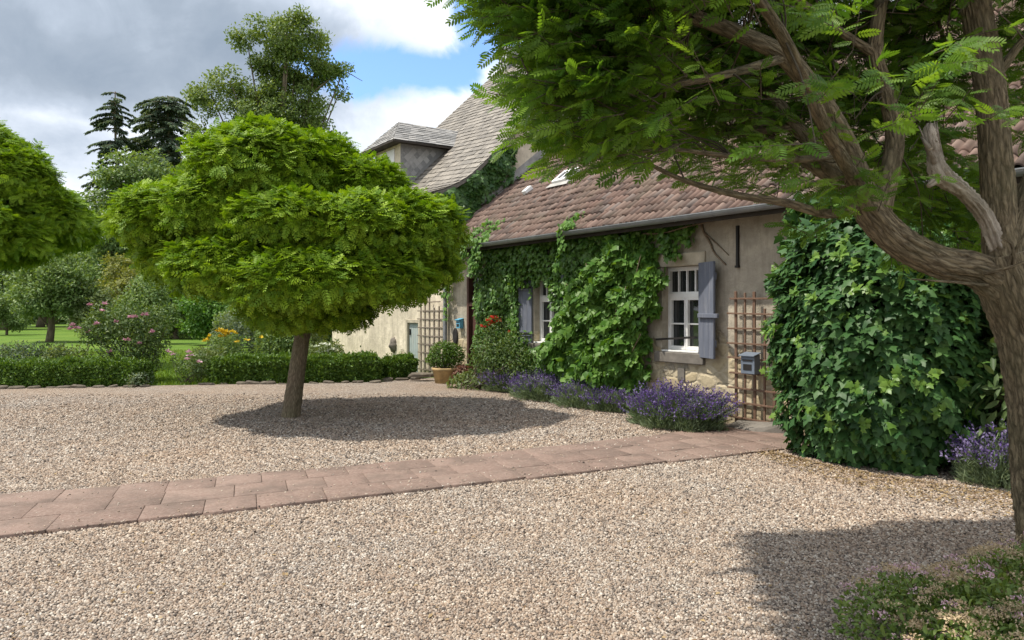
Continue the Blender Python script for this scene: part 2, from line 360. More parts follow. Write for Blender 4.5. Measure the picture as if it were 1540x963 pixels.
def mat_wall(name, rubble_top, plaster, warm):
    """old lime plaster, worn off near the ground where rubble shows"""
    m, nt, b = new_mat(name); g = G(nt); co = g.coord()
    sep = g.n('ShaderNodeSeparateXYZ'); g.put(sep.inputs[0], co)
    n1 = g.noise(co, 1.1, 7, 0.62); n2 = g.noise(co, 7, 6, 0.65); n3 = g.noise(co, 45, 5, 0.7)
    pl = g.ramp(n1, [(0.3, tuple(x * 0.72 for x in plaster)), (0.5, plaster), (0.7, tuple(min(1, x * 1.22) for x in warm))])
    pl = g.mix(g.mr(n2, 0.45, 0.7, 0, 0.6), pl, tuple(x * 0.62 for x in plaster))
    streak = g.noise(g.mapping(co, (5, 5, 0.5)), 1.5, 5, 0.65)
    pl = g.mix(g.mr(streak, 0.50, 0.72, 0, 0.6), pl, tuple(x * 0.45 for x in plaster))
    pl = g.mix(g.mr(n3, 0.56, 0.72, 0, 0.55), pl, tuple(x * 0.5 for x in plaster))
    cw = g.n('ShaderNodeVectorMath', operation='ADD'); g.put(cw.inputs[0], co); g.put(cw.inputs[1], g.noise(co, 2.5, 6, 0.65, out='Color'))
    crack = g.vor(cw.outputs[0], 0.9, 'DISTANCE_TO_EDGE')
    ck = g.math('ADD', crack, g.math('MULTIPLY', n2, 0.05)); pl = g.mix(g.mr(ck, 0.022, 0.032, 0.35, 0.0), pl, tuple(x * 0.35 for x in plaster))
    w = g.n('ShaderNodeVectorMath', operation='ADD'); g.put(w.inputs[0], g.mapping(co, (1, 1, 1.7)))
    wv = g.n('ShaderNodeVectorMath', operation='SCALE'); g.put(wv.inputs[0], g.noise(co, 3, 3, out='Color')); wv.inputs['Scale'].default_value = 0.22; g.put(w.inputs[1], wv.outputs[0])
    e = g.vor(w.outputs[0], 3.6, 'DISTANCE_TO_EDGE'); cc = g.vor(w.outputs[0], 3.6, 'F1', 'Color')
    sc = g.n('ShaderNodeSeparateColor'); g.put(sc.inputs[0], cc)
    st = g.ramp(sc.outputs[0], [(0.0, (0.38, 0.31, 0.20)), (0.4, (0.50, 0.42, 0.27)), (0.7, (0.45, 0.385, 0.27)), (1.0, (0.60, 0.52, 0.36))])
    st = g.mix(g.mr(n2, 0.4, 0.7, 0, 0.6), st, (0.33, 0.27, 0.18))
    st = g.mix(g.mr(g.math('ADD', e, g.math('MULTIPLY', n2, 0.12)), 0.03, 0.20), (0.47, 0.405, 0.29), st)
    mask = g.math('ADD', g.mr(sep.outputs[2], rubble_top - 0.5, rubble_top + 0.5, 0.7, -0.7), g.math('MULTIPLY', g.math('SUBTRACT', n1, 0.5), 3.5))
    mask = g.mr(mask, -0.08, 0.08)
    col = g.mix(mask, pl, st)
    foot_tone = g.math('MULTIPLY', g.mr(sep.outputs[2], 0.0, 0.35, 1.0, 0.0), 0.5)  # darker brown towards the wall foot
    col = g.mix(foot_tone, col, (0.16, 0.14, 0.09))
    g.put(b.inputs['Base Color'], col); b.inputs['Roughness'].default_value = 0.95; b.inputs['Specular IOR Level'].default_value = 0.15
    hs = g.math('ADD', g.math('MULTIPLY', g.mr(e, 0.0, 0.2, 0, 1, True), 0.5), g.math('MULTIPLY', n2, 0.9))
    hp = g.math('ADD', g.math('MULTIPLY', n2, 0.8), g.math('ADD', 1.0, g.math('MULTIPLY', n3, 0.3)))
    hm = g.n('ShaderNodeMix', data_type='FLOAT'); g.put(hm.inputs[0], mask); g.put(hm.inputs[2], hp); g.put(hm.inputs[3], hs)
    g.put(b.inputs['Normal'], g.bump(hm.outputs[0], 0.9, 0.025))
    return m
def mat_tile():
    m, nt, b = new_mat('clay_pantile'); g = G(nt); co = g.coord()
    col = g.ramp(g.attr(), [(0.0, (0.085, 0.06, 0.052)), (0.3, (0.135, 0.088, 0.072)), (0.6, (0.17, 0.108, 0.085)), (0.85, (0.225, 0.155, 0.125)), (1.0, (0.17, 0.14, 0.125))])
    ms = g.noise(co, 0.8, 7, 0.7, 0.4); col = g.mix(g.mr(ms, 0.55, 0.70, 0, 0.55), col, (0.085, 0.085, 0.05))
    n = g.noise(co, 1.4, 6, 0.65); n2 = g.noise(co, 18, 5, 0.7)
    col = g.mix(g.mr(n, 0.42, 0.7, 0, 0.65), col, (0.155, 0.115, 0.09))
    col = g.mix(g.mr(n2, 0.55, 0.75, 0, 0.5), col, (0.25, 0.20, 0.17))
    g.put(b.inputs['Base Color'], col); b.inputs['Roughness'].default_value = 0.8; b.inputs['Specular IOR Level'].default_value = 0.3
    g.put(b.inputs['Normal'], g.bump(n2, 0.3, 0.006))
    return m
def mat_slate(name, a, c, d):
    m, nt, b = new_mat(name); g = G(nt); co = g.coord()
    col = g.ramp(g.attr(), [(0.0, a), (0.55, c), (1.0, d)])
    n = g.noise(co, 0.9, 6, 0.65); n2 = g.noise(co, 14, 5, 0.7)
    col = g.mix(g.mr(n, 0.4, 0.72, 0, 0.6), col, tuple(x * 0.72 for x in c))
    col = g.mix(g.mr(n2, 0.52, 0.75, 0, 0.5), col, tuple(min(1, x * 1.3) for x in d))
    g.put(b.inputs['Base Color'], col); b.inputs['Roughness'].default_value = 0.65; b.inputs['Specular IOR Level'].default_value = 0.4
    g.put(b.inputs['Normal'], g.bump(n2, 0.25, 0.006))
    return m
def mat_paintwood(name, c, worn, sx=30.0, amt=0.5):
    m, nt, b = new_mat(name); g = G(nt); co = g.coord()
    n = g.noise(g.mapping(co, (sx, sx, 2.2)), 1.0, 6, 0.65); n2 = g.noise(co, 5, 5, 0.6)
    col = g.mix(g.mr(n, 0.5, 0.72, 0, amt), c, worn)
    col = g.mix(g.mr(n2, 0.45, 0.75, 0, 0.35), col, tuple(x * 0.6 for x in c))
    g.put(b.inputs['Base Color'], col); b.inputs['Roughness'].default_value = 0.7; b.inputs['Specular IOR Level'].default_value = 0.3
    g.put(b.inputs['Normal'], g.bump(n, 0.35, 0.004))
    return m
def mat_glass():
    m, nt, b = new_mat('window_glass'); g = G(nt)
    b.inputs['Base Color'].default_value = (0.022, 0.025, 0.026, 1); b.inputs['Roughness'].default_value = 0.03
    b.inputs['Specular IOR Level'].default_value = 0.75
    g.put(b.inputs['Normal'], g.bump(g.noise(g.coord(), 3.0, 2), 0.25, 0.02))
    return m
M = dict(gravel=mat_gravel(), pebble=mat_pebble(), lawn=mat_lawn(), slab=mat_sandstone(),
    wall=mat_wall('weathered_wall', 0.95, (0.39, 0.35, 0.28), (0.50, 0.44, 0.345)),
    cream=mat_wall('cream_lime_wall', 0.1, (0.64, 0.565, 0.44), (0.70, 0.62, 0.49)),
    tile=mat_tile(), slate=mat_slate('warm_slate', (0.12, 0.108, 0.092), (0.19, 0.17, 0.142), (0.27, 0.243, 0.205)),
    slate_grey=mat_slate('grey_slate', (0.17, 0.17, 0.165), (0.26, 0.255, 0.245), (0.36, 0.35, 0.33)),
    white=mat_paintwood('white_window_paint', (0.78, 0.78, 0.76), (0.6, 0.58, 0.54), 30, 0.25),
    shutter=mat_paintwood('faded_blue_grey_paint', (0.13, 0.145, 0.185), (0.27, 0.27, 0.285), 26, 0.6),
    brown=mat_paintwood('brown_door_paint', (0.085, 0.04, 0.03), (0.15, 0.09, 0.07), 20, 0.5),
    trellis=mat_paintwood('rusty_brown_wood', (0.15, 0.088, 0.058), (0.29, 0.22, 0.16), 30, 0.6),
    greywood=mat_paintwood('grey_wood', (0.17, 0.135, 0.105), (0.30, 0.27, 0.23), 30, 0.6),
    oldblue=mat_paintwood('pale_blue_grey_paint', (0.33, 0.38, 0.37), (0.46, 0.45, 0.38), 14, 0.7),
    stone=plain_mat('dressed_stone', (0.42, 0.37, 0.28), 0.9, 0, 0.3, 5, 0.4), rock=plain_mat('edging_rock', (0.125, 0.105, 0.08), 0.9, 0, 0.4, 6, 0.6),
    slatestone=plain_mat('slate_flag', (0.16, 0.145, 0.125), 0.85, 0, 0.3, 6, 0.5),
    zinc=plain_mat('zinc', (0.26, 0.27, 0.28), 0.5, 0.55, 0.2, 4, 0.05), iron=plain_mat('black_iron', (0.03, 0.027, 0.026), 0.6, 0.4, 0.3, 8, 0.1),
    bluebox=plain_mat('blue_paint', (0.10, 0.33, 0.48), 0.45, 0, 0.12, 5, 0.03), greybox=plain_mat('blue_grey_enamel', (0.15, 0.18, 0.225), 0.45, 0.1, 0.15, 6, 0.05),
    terracotta=plain_mat('mossy_terracotta', (0.36, 0.255, 0.12), 0.9, 0, 0.35, 7, 0.3), soil=plain_mat('soil', (0.07, 0.05, 0.035), 0.95, 0, 0.4, 20, 0.6),
    mask=plain_mat('dark_cast_stone', (0.14, 0.12, 0.10), 0.8, 0, 0.4, 10, 0.3), dark=plain_mat('dark_eaves', (0.035, 0.028, 0.022), 0.9, 0, 0.3, 6, 0.2),
    glass=mat_glass(), mortar=plain_mat('lead_and_mortar', (0.33, 0.32, 0.30), 0.7, 0.1, 0.25, 5, 0.2),
    bark=bark_mat('robinia_bark', (0.058, 0.043, 0.027), (0.46, 0.37, 0.235), 50, 10, 1.0, 0.045), globebark=bark_mat('pale_bark', (0.07, 0.054, 0.036), (0.33, 0.265, 0.18), 60, 12, 0.9, 0.02), bark2=bark_mat('smooth_bark', (0.06, 0.045, 0.033), (0.19, 0.145, 0.105), 14, 3, 0.6, 0.012),
    deadwood=bark_mat('dead_wood', (0.16, 0.13, 0.10), (0.58, 0.51, 0.42), 18, 3, 1.0, 0.02),
    twig=plain_mat('brown_twig', (0.075, 0.06, 0.04), 0.9, 0, 0.3, 10, 0.3), stem=plain_mat('green_stem', (0.12, 0.16, 0.06), 0.7, 0, 0.3, 10, 0.0),
    vinestem=plain_mat('vine_stem', (0.19, 0.14, 0.09), 0.9, 0, 0.3, 14, 0.3))
LM = dict(
    globe=leaf_mat('globe_robinia_leaf', (0.10, 0.195, 0.012), (0.27, 0.385, 0.024), 0.28, 0.55, 1.3, (1.3, 1.35, .42), spec=0.18),
    robinia=leaf_mat('robinia_leaf', (0.068, 0.16, 0.018), (0.155, 0.27, 0.03), 0.52, 0.5, 1.6),
    ivy=leaf_mat('glossy_dark_leaf', (0.03, 0.085, 0.027), (0.078, 0.165, 0.046), 0.22, 0.45, 2.0, spec=0.22, c2=(0.12, 0.22, 0.035)),
    fresh=leaf_mat('fresh_shoot_leaf', (0.10, 0.21, 0.03), (0.19, 0.31, 0.05), 0.35, 0.4, 2.0),
    grape=leaf_mat('vine_leaf', (0.06, 0.155, 0.022), (0.15, 0.275, 0.045), 0.32, 0.48, 1.8, spec=0.28),
    creeper=leaf_mat('creeper_leaf', (0.06, 0.15, 0.025), (0.135, 0.25, 0.042), 0.25, 0.42, 1.5),
    gable=leaf_mat('gable_ivy_leaf', (0.03, 0.085, 0.018), (0.075, 0.15, 0.03), 0.2, 0.45, 1.5),
    box=leaf_mat('box_leaf', (0.05, 0.115, 0.015), (0.14, 0.235, 0.03), 0.25, 0.5, 2.5),
    rose=leaf_mat('rose_leaf', (0.055, 0.11, 0.028), (0.14, 0.20, 0.055), 0.28, 0.5, 2.5),
    lav=leaf_mat('lavender_leaf', (0.13, 0.185, 0.095), (0.26, 0.32, 0.18), 0.25, 0.7, 3.0, (1.1, 1.1, 0.7)),
    lavgreen=leaf_mat('lavender_green_leaf', (0.06, 0.115, 0.035), (0.14, 0.20, 0.08), 0.25, 0.6, 3.0),
    lavfl=leaf_mat('lavender_flower', (0.07, 0.038, 0.155), (0.155, 0.095, 0.29), 0.2, 0.8, 3.0, (1.2, 1.0, 1.3)),
    lavpale=leaf_mat('faded_lavender_flower', (0.16, 0.12, 0.26), (0.27, 0.22, 0.38), 0.2, 0.8, 3.0, (1.2, 1.0, 1.3)),
    linden=leaf_mat('linden_leaf', (0.09, 0.15, 0.036), (0.23, 0.30, 0.085), 0.3, 0.55, 0.35),
    midgreen=leaf_mat('park_tree_leaf', (0.095, 0.17, 0.048), (0.21, 0.29, 0.09), 0.3, 0.55, 0.35),
    palegreen=leaf_mat('pale_tree_leaf', (0.10, 0.145, 0.05), (0.19, 0.24, 0.09), 0.3, 0.55, 0.4),
    yellowgreen=leaf_mat('yellow_tree_leaf', (0.14, 0.165, 0.035), (0.27, 0.28, 0.07), 0.3, 0.55, 0.6),
    darkgreen=leaf_mat('dark_tree_leaf', (0.045, 0.09, 0.027), (0.115, 0.17, 0.05), 0.25, 0.55, 0.35),
    conifer=leaf_mat('conifer_needles', (0.06, 0.095, 0.06), (0.14, 0.185, 0.12), 0.25, 0.8, 0.3, spec=0.08),
    greygreen=leaf_mat('grey_green_leaf', (0.10, 0.15, 0.085), (0.20, 0.25, 0.15), 0.25, 0.6, 2.0),
    grass=leaf_mat('grass_blade', (0.08, 0.16, 0.015), (0.18, 0.26, 0.03), 0.35, 0.5, 1.0),
    redfl=leaf_mat('red_petal', (0.48, 0.025, 0.015), (0.65, 0.06, 0.03), 0.2, 0.6, 3.0, (1, 0.9, 0.9)),
    pinkfl=leaf_mat('pink_petal', (0.46, 0.19, 0.27), (0.62, 0.38, 0.44), 0.2, 0.6, 3.0, (1, 0.95, 0.95)),
    yellowfl=leaf_mat('yellow_petal', (0.65, 0.42, 0.015), (0.78, 0.58, 0.04), 0.2, 0.6, 3.0, (1, 0.95, 0.8)),
    spirea=leaf_mat('spirea_leaf', (0.085, 0.15, 0.03), (0.20, 0.27, 0.065), 0.3, 0.5, 3.0),
    spent=leaf_mat('faded_flower_head', (0.36, 0.26, 0.15), (0.58, 0.45, 0.29), 0.2, 0.8, 3.0, (1, 0.95, 0.8)),
    palepink=leaf_mat('pale_pink_flower', (0.52, 0.28, 0.36), (0.70, 0.50, 0.54), 0.2, 0.8, 3.0, (1, 0.95, 0.95)),
    whitefl=leaf_mat('white_flower', (0.6, 0.62, 0.5), (0.75, 0.76, 0.66), 0.2, 0.8, 3.0, (1, 1, 0.9)),
    dry=leaf_mat('dry_leaf', (0.15, 0.09, 0.045), (0.42, 0.30, 0.15), 0.15, 0.8, 3.0, (1, .9, .7)),
    redleaf=leaf_mat('reddish_leaf', (0.14, 0.06, 0.045), (0.24, 0.13, 0.08), 0.25, 0.6, 3.0, (1.1, 0.9, 0.7)))

# ------------------------------------------------------------------ leaf templates (leaf along +x, upper side +z, length 1)
def t_leaf(w=0.5, fold=0.12):
    return [(0, 0, 0), (0.3, w * 0.42, fold), (0.68, w * 0.42, fold), (1, 0, -0.08), (0.68, -w * 0.42, fold), (0.3, -w * 0.42, fold), (0.5, 0, 0)], \
           [(0, 6, 1), (1, 6, 2), (2, 6, 3), (3, 6, 4), (4, 6, 5), (5, 6, 0)]
def t_quad(w=0.55):
    return [(0, 0, 0), (0.5, w / 2, 0.08), (1, 0, -0.05), (0.5, -w / 2, 0.08)], [(0, 1, 2, 3)]
def t_pinnate(pairs=7, ll=0.30, lw=0.12, curl=0.25):
    V = []; Fc = []
    def leaflet(x, ang, side, L):
        b = len(V); z0 = -curl * x * x
        ca, sa = math.cos(ang), math.sin(ang) * side
        for (p, q) in ((0.0, 0), (0.3, 0.5), (0.75, 0.42), (1, 0), (0.75, -0.42), (0.3, -0.5)):
            a = p * L; c = q * lw * L / ll
            V.append((x + a * ca - c * sa, a * sa + c * ca, z0 - 0.28 * a * (1 if side else 0.4) + abs(q) * 0.02))
        Fc.append(tuple(range(b, b + 6)))
    for i in range(pairs):
        x = 0.14 + 0.74 * i / (pairs - 1); L = ll * (0.72 + 0.5 * math.sin(math.pi * (i + 0.8) / (pairs + 0.6)))*0.85
        for s in (1, -1): leaflet(x + 0.015 * s, R(62 - 14 * i / pairs), s, L)
    leaflet(0.9, 0.0, 0, ll * 0.8)
    b = len(V); V += [(0, 0.006, 0), (0, -0.006, 0), (0.5, -0.005, -curl * 0.25), (0.5, 0.005, -curl * 0.25), (0.95, 0, -curl * 0.9)]
    Fc += [(b, b + 1, b + 2, b + 3), (b + 3, b + 2, b + 4)]
    return V, Fc
def t_lobed(sharp=0.55, droop=0.18):
    V = [(0.28, 0, 0.03)]; out = [(0.0, 0.0), (-0.06, 0.16), (0.02, 0.38), (0.20, 0.24 + 0.1 * (1 - sharp)), (0.42, 0.50), (0.52, 0.20 + 0.12 * (1 - sharp)), (0.74, 0.17), (1.0, 0.0)]
    pts = out + [(x, -y) for x, y in out[-2:0:-1]]
    for x, y in pts: V.append((x, y, -droop * (x - 0.28) ** 2 * 1.3 - droop * 1.6 * y * y))
    n = len(pts)
    return V, [(0, 1 + i, 1 + (i + 1) % n) for i in range(n)]
T_LEAF, T_QUAD, T_ROB, T_ROBFAR, T_LOBED = t_leaf(), t_quad(), t_pinnate(7, 0.29, 0.105), t_pinnate(5, 0.30, 0.13), t_lobed()
T_ROUND = t_lobed(0.15, 0.12)

def leaves(name, tmpl, P, D, Nn, S, mat, parent, base, rnd=None):
    P = np.asarray(P, float)
    if rnd is None: rnd = rng.random(len(P))
    me = inst_mesh(name, tmpl, P - np.array(base, float), frames(np.asarray(D, float), np.asarray(Nn, float)), S, rnd)
    return link(name, me, mat, parent)
def sph(n):
    return nrm(rng.standard_normal((n, 3)))
def shell_pts(blobs, n, inner=0.55, up=0.0):
    """points in the outer shell of a union of ellipsoids (cx,cy,cz,rx,ry,rz); returns points and outward directions"""
    B = np.array(blobs, float); w = (B[:, 3] * B[:, 4] + B[:, 3] * B[:, 5] + B[:, 4] * B[:, 5]); w = w / w.sum()
    k = rng.choice(len(B), n, p=w); d = sph(n)
    if up: d[:, 2] += up; d = nrm(d)
    r = inner + (1.04 - inner) * rng.random(n) ** 0.6
    P = B[k, :3] + d * B[k, 3:] * r[:, None]
    return P, nrm(d / B[k, 3:])

# ------------------------------------------------------------------ house frame: u runs along the front wall towards the camera, v goes inwards
O = np.array([-1.43, 16.94, 0.0]); UX = np.array([0.5623, -0.8269, 0.0]); VX = np.array([0.8269, 0.5623, 0.0])
HRZ = math.atan2(UX[1], UX[0])
def W(u, v, z): return O + UX * u + VX * v + np.array([0, 0, z])
def Wa(A):
    A = np.asarray(A, float); return O + A[:, :1] * UX + A[:, 1:2] * VX + np.concatenate([np.zeros((len(A), 2)), A[:, 2:3]], 1)
def Wd(A):
    A = np.asarray(A, float); return A[:, :1] * UX + A[:, 1:2] * VX + np.concatenate([np.zeros((len(A), 2)), A[:, 2:3]], 1)

# ------------------------------------------------------------------ the setting: ground, gravel, path
def flat(name, pts, z, mat):
    mb = MB(); mb.poly([(x, y, z) for x, y in pts], [tuple(range(len(pts)))]); o = mb.build(name, mat)
    tag(o, kind='structure'); return o
flat('lawn', [(-900, -60), (900, -60), (900, 1400), (-900, 1400)], -0.012, M['lawn'])
GEDGE = [(-60, 7.8), (-10.3, 14.98), (-6.5, 15.68), (-2.85, 16.28), (-2.25, 17.3), (-1.3, 17.3)]
flat('gravel', [(-60, -40), (40, -40), (40, 2), (12, 2)] + [(4, 14), (-1.3, 17.3)] + GEDGE[-2::-1], 0.0, M['gravel'])

PN = np.array([(-8.0, 2.87), (-3.55, 5.14), (-1.35, 6.22), (0.19, 6.94), (1.99, 7.86), (3.2, 8.42), (3.95, 8.62)])
PF = np.array([(-8.5, 4.42), (-4.32, 6.26), (-2.37, 7.14), (-0.5, 7.95), (1.48, 9.08), (2.85, 10.0), (3.35, 9.9)])
def along(P, s):
    L = np.concatenate([[0], np.cumsum(np.linalg.norm(np.diff(P, axis=0), axis=1))]); L /= L[-1]
    return np.stack([np.interp(s, L, P[:, 0]), np.interp(s, L, P[:, 1])], -1)
def smooth_line(P, n=60):
    s = np.linspace(0, 1, n); q = along(P, s)
    for _ in range(12): q[1:-1] = (q[:-2] + 2 * q[1:-1] + q[2:]) / 4
    return q
PNs, PFs = smooth_line(PN), smooth_line(PF)
def build_path():
    V = []; Fc = []; rnd = []
    LEN = 15.0
    for row in range(3):
        s = -random.random() * 0.5
        w0, w1 = row / 3 + (0.002 if row else 0), (row + 1) / 3 - 0.002
        while s < LEN:
            ln = random.uniform(0.38, 0.66); a, b = max(s, 0) + 0.0025, min(s + ln, LEN) - 0.0025; s += ln
            if b - a < 0.1: continue
            h = 0.030 + random.uniform(-0.002, 0.003); tx, ty = random.uniform(-0.0015, 0.0015), random.uniform(-0.003, 0.003)
            m = 3; base = len(V); top = []; low = []
            jit = random.uniform(-0.02, 0.02) if row != 1 else 0
            for side, w in ((0, w0), (1, w1)):
                if (row == 0 and side == 0) or (row == 2 and side == 1): w = w + (jit if row == 0 else jit)
                for i in range(m + 1):
                    t = (a + (b - a) * i / m) / LEN; pn, pf = along(PNs, t), along(PFs, t); p = pn + (pf - pn) * w
                    top.append((*p, h + tx * (i - m / 2) + ty * (side - 0.5)))
            ring = list(range(m + 1)) + list(range(2 * m + 1, m, -1))
            T = np.array([top[i] for i in ring]); c = T.mean(0)
            ins = c + (T - c) * (1 - 0.007 / np.maximum(np.linalg.norm(T - c, axis=1, keepdims=True), 0.05))
            n = len(ring); V += [tuple(x) for x in ins] + [(x, y, z - 0.004) for x, y, z in T] + [(x, y, -0.01) for x, y, z in T]
            Fc.append(tuple(base + i for i in range(n)))
            for k in (0, 1):
                for i in range(n):
                    j = (i + 1) % n; Fc.append((base + k * n + i, base + (k + 1) * n + i, base + (k + 1) * n + j, base + k * n + j))
            rnd += [random.random()] * (1 + 2 * n)
    fl = [i for f in Fc for i in f]; ln = [len(f) for f in Fc]
    me = raw_mesh('path', V, fl, np.concatenate([[0], np.cumsum(ln)[:-1]]), rnd)
    tag(link('path', me, M['slab']), kind='structure')
build_path()

def inpoly(x, y, poly):
    poly = np.asarray(poly); r = np.zeros(len(x), bool); j = len(poly) - 1
    for i in range(len(poly)):
        xi, yi = poly[i]; xj, yj = poly[j]
        c = ((yi > y) != (yj > y)) & (x < (xj - xi) * (y - yi) / (yj - yi + 1e-12) + xi)
        r ^= c; j = i
    return r
PATHPOLY = np.concatenate([PNs + (0, 0.015), (PFs - (0, 0.015))[::-1]])
def build_pebbles():
    pts = []
    for y0, y1, st in ((2.2, 5.2, 0.0145), (5.2, 7.6, 0.0178), (7.6, 14.0, 0.0225)):
        xs = np.arange(-0.98 * y1 - 0.8, 0.98 * y1 + 0.8, st); ys = np.arange(y0, y1, st * 0.9)
        X, Yy = np.meshgrid(xs, ys); X = X.ravel() + rng.uniform(-st, st, X.size) * 0.5; Yy = Yy.ravel() + rng.uniform(-st, st, X.size) * 0.5
        k = (np.abs(X) < 0.98 * Yy + 0.8) & ~inpoly(X, Yy, PATHPOLY) & (X + 0.68 * Yy < 9.9) & (Yy < 15.0 + .16 * (X + 10.3)) & (rng.random(X.size) < np.interp(Yy, [7.2, 14.0], [1, 0.05]))
        X, Yy = X[k], Yy[k]; pts.append(np.stack([X, Yy, np.full(len(X), st)], 1))
    m = 1100; t_ = rng.random(m) * .95; w_ = np.where(rng.random(m) < .75, np.where(rng.random(m) < .6, rng.random(m) ** 3 * .3, 1 - rng.random(m) ** 3 * .3), rng.random(m))
    pn, pf = along(PNs, t_), along(PFs, t_); q = pn + (pf - pn) * w_[:, None]; on = np.stack([q[:, 0], q[:, 1], np.full(m, .0155)], 1); pts.append(on)
    A = np.concatenate(pts); n = len(A)
    S = A[:, 2:3] * np.concatenate([rng.uniform(0.40, 0.85, (n, 1)), rng.uniform(0.32, 0.62, (n, 1)), rng.uniform(0.20, 0.40, (n, 1))], 1)
    big = rng.random(n) < 0.05; S[big] *= 1.45
    P = np.stack([A[:, 0], A[:, 1], S[:, 2] * rng.uniform(0.25, 1.3, n) + 0.001], 1); P[-m:, 2] = .031 + S[-m:, 2] * .5
    a = rng.random(n) * 6.28; D = np.stack([np.cos(a), np.sin(a), rng.normal(0, 0.25, n)], 1); Nn = np.array([0, 0, 1.0]) + rng.normal(0, 0.35, (n, 3))
    t = [(-1, -.5, -.6), (-.1, -1, -.5), (1, -.3, -.6), (.4, .95, -.6), (-.75, .7, -.6), (-.6, -.35, .75), (.25, -.6, .9), (.65, .15, .7), (.1, .6, .8), (-.5, .4, .9)]
    f = [(5, 6, 7, 8, 9), (0, 1, 6, 5), (1, 2, 7, 6), (2, 3, 8, 7), (3, 4, 9, 8), (4, 0, 5, 9)]
    me = inst_mesh('gravel_stones', (t, f), P, frames(D, Nn), S, rng.random(n))
    tag(link('gravel_stones', me, M['pebble']), kind='stuff')
build_pebbles()

def build_grass():
    n = 60000
    y = 15.0 + 14 * rng.random(n) ** 1.4; x = rng.uniform(-0.75, -0.1, n) * y
    k = ~inpoly(x, y, [(-60, -40), (10, -40), (10, 18)] + GEDGE[::-1]) & (x + 0.68 * y < 9.6)
    x, y = x[k], y[k]; n = len(x)
    P = np.stack([x, y, np.full(n, -0.012)], 1); D = np.stack([rng.normal(0, 0.35, n), rng.normal(0, 0.35, n), np.ones(n)], 1)
    me = inst_mesh('grass', ([(0, -.12, 0), (0, .12, 0), (0.6, .07, .05), (1, 0, .2), (0.6, -.07, .05)], [(0, 1, 2, 4), (4, 2, 3)]), P, frames(D, rng.standard_normal((n, 3))), rng.uniform(0.04, 0.10, n), rng.random(n))
    tag(link('grass', me, LM['grass']), kind='stuff')
build_grass()

# ------------------------------------------------------------------ buildings
def wall_face(mb, u0, u1, z0, z1, holes, v=0.0, depth=0.2):
    us = sorted({u0, u1, *[h[0] for h in holes], *[h[1] for h in holes]}); zs = sorted({z0, z1, *[h[2] for h in holes], *[h[3] for h in holes]})
    for i in range(len(us) - 1):
        for j in range(len(zs) - 1):
            cu, cz = (us[i] + us[i + 1]) / 2, (zs[j] + zs[j + 1]) / 2
            if any(h[0] < cu < h[1] and h[2] < cz < h[3] for h in holes): continue
            mb.quad((us[i], v, zs[j]), (us[i + 1], v, zs[j]), (us[i + 1], v, zs[j + 1]), (us[i], v, zs[j + 1]))
    for a, b, c, d in holes:
        mb.quad((a, v, c), (a, v, d), (a, v + depth, d), (a, v + depth, c)); mb.quad((b, v, c), (b, v + depth, c), (b, v + depth, d), (b, v, d))
        mb.quad((a, v, d), (b, v, d), (b, v + depth, d), (a, v + depth, d)); mb.quad((a, v, c), (a, v + depth, c), (b, v + depth, c), (b, v, c))

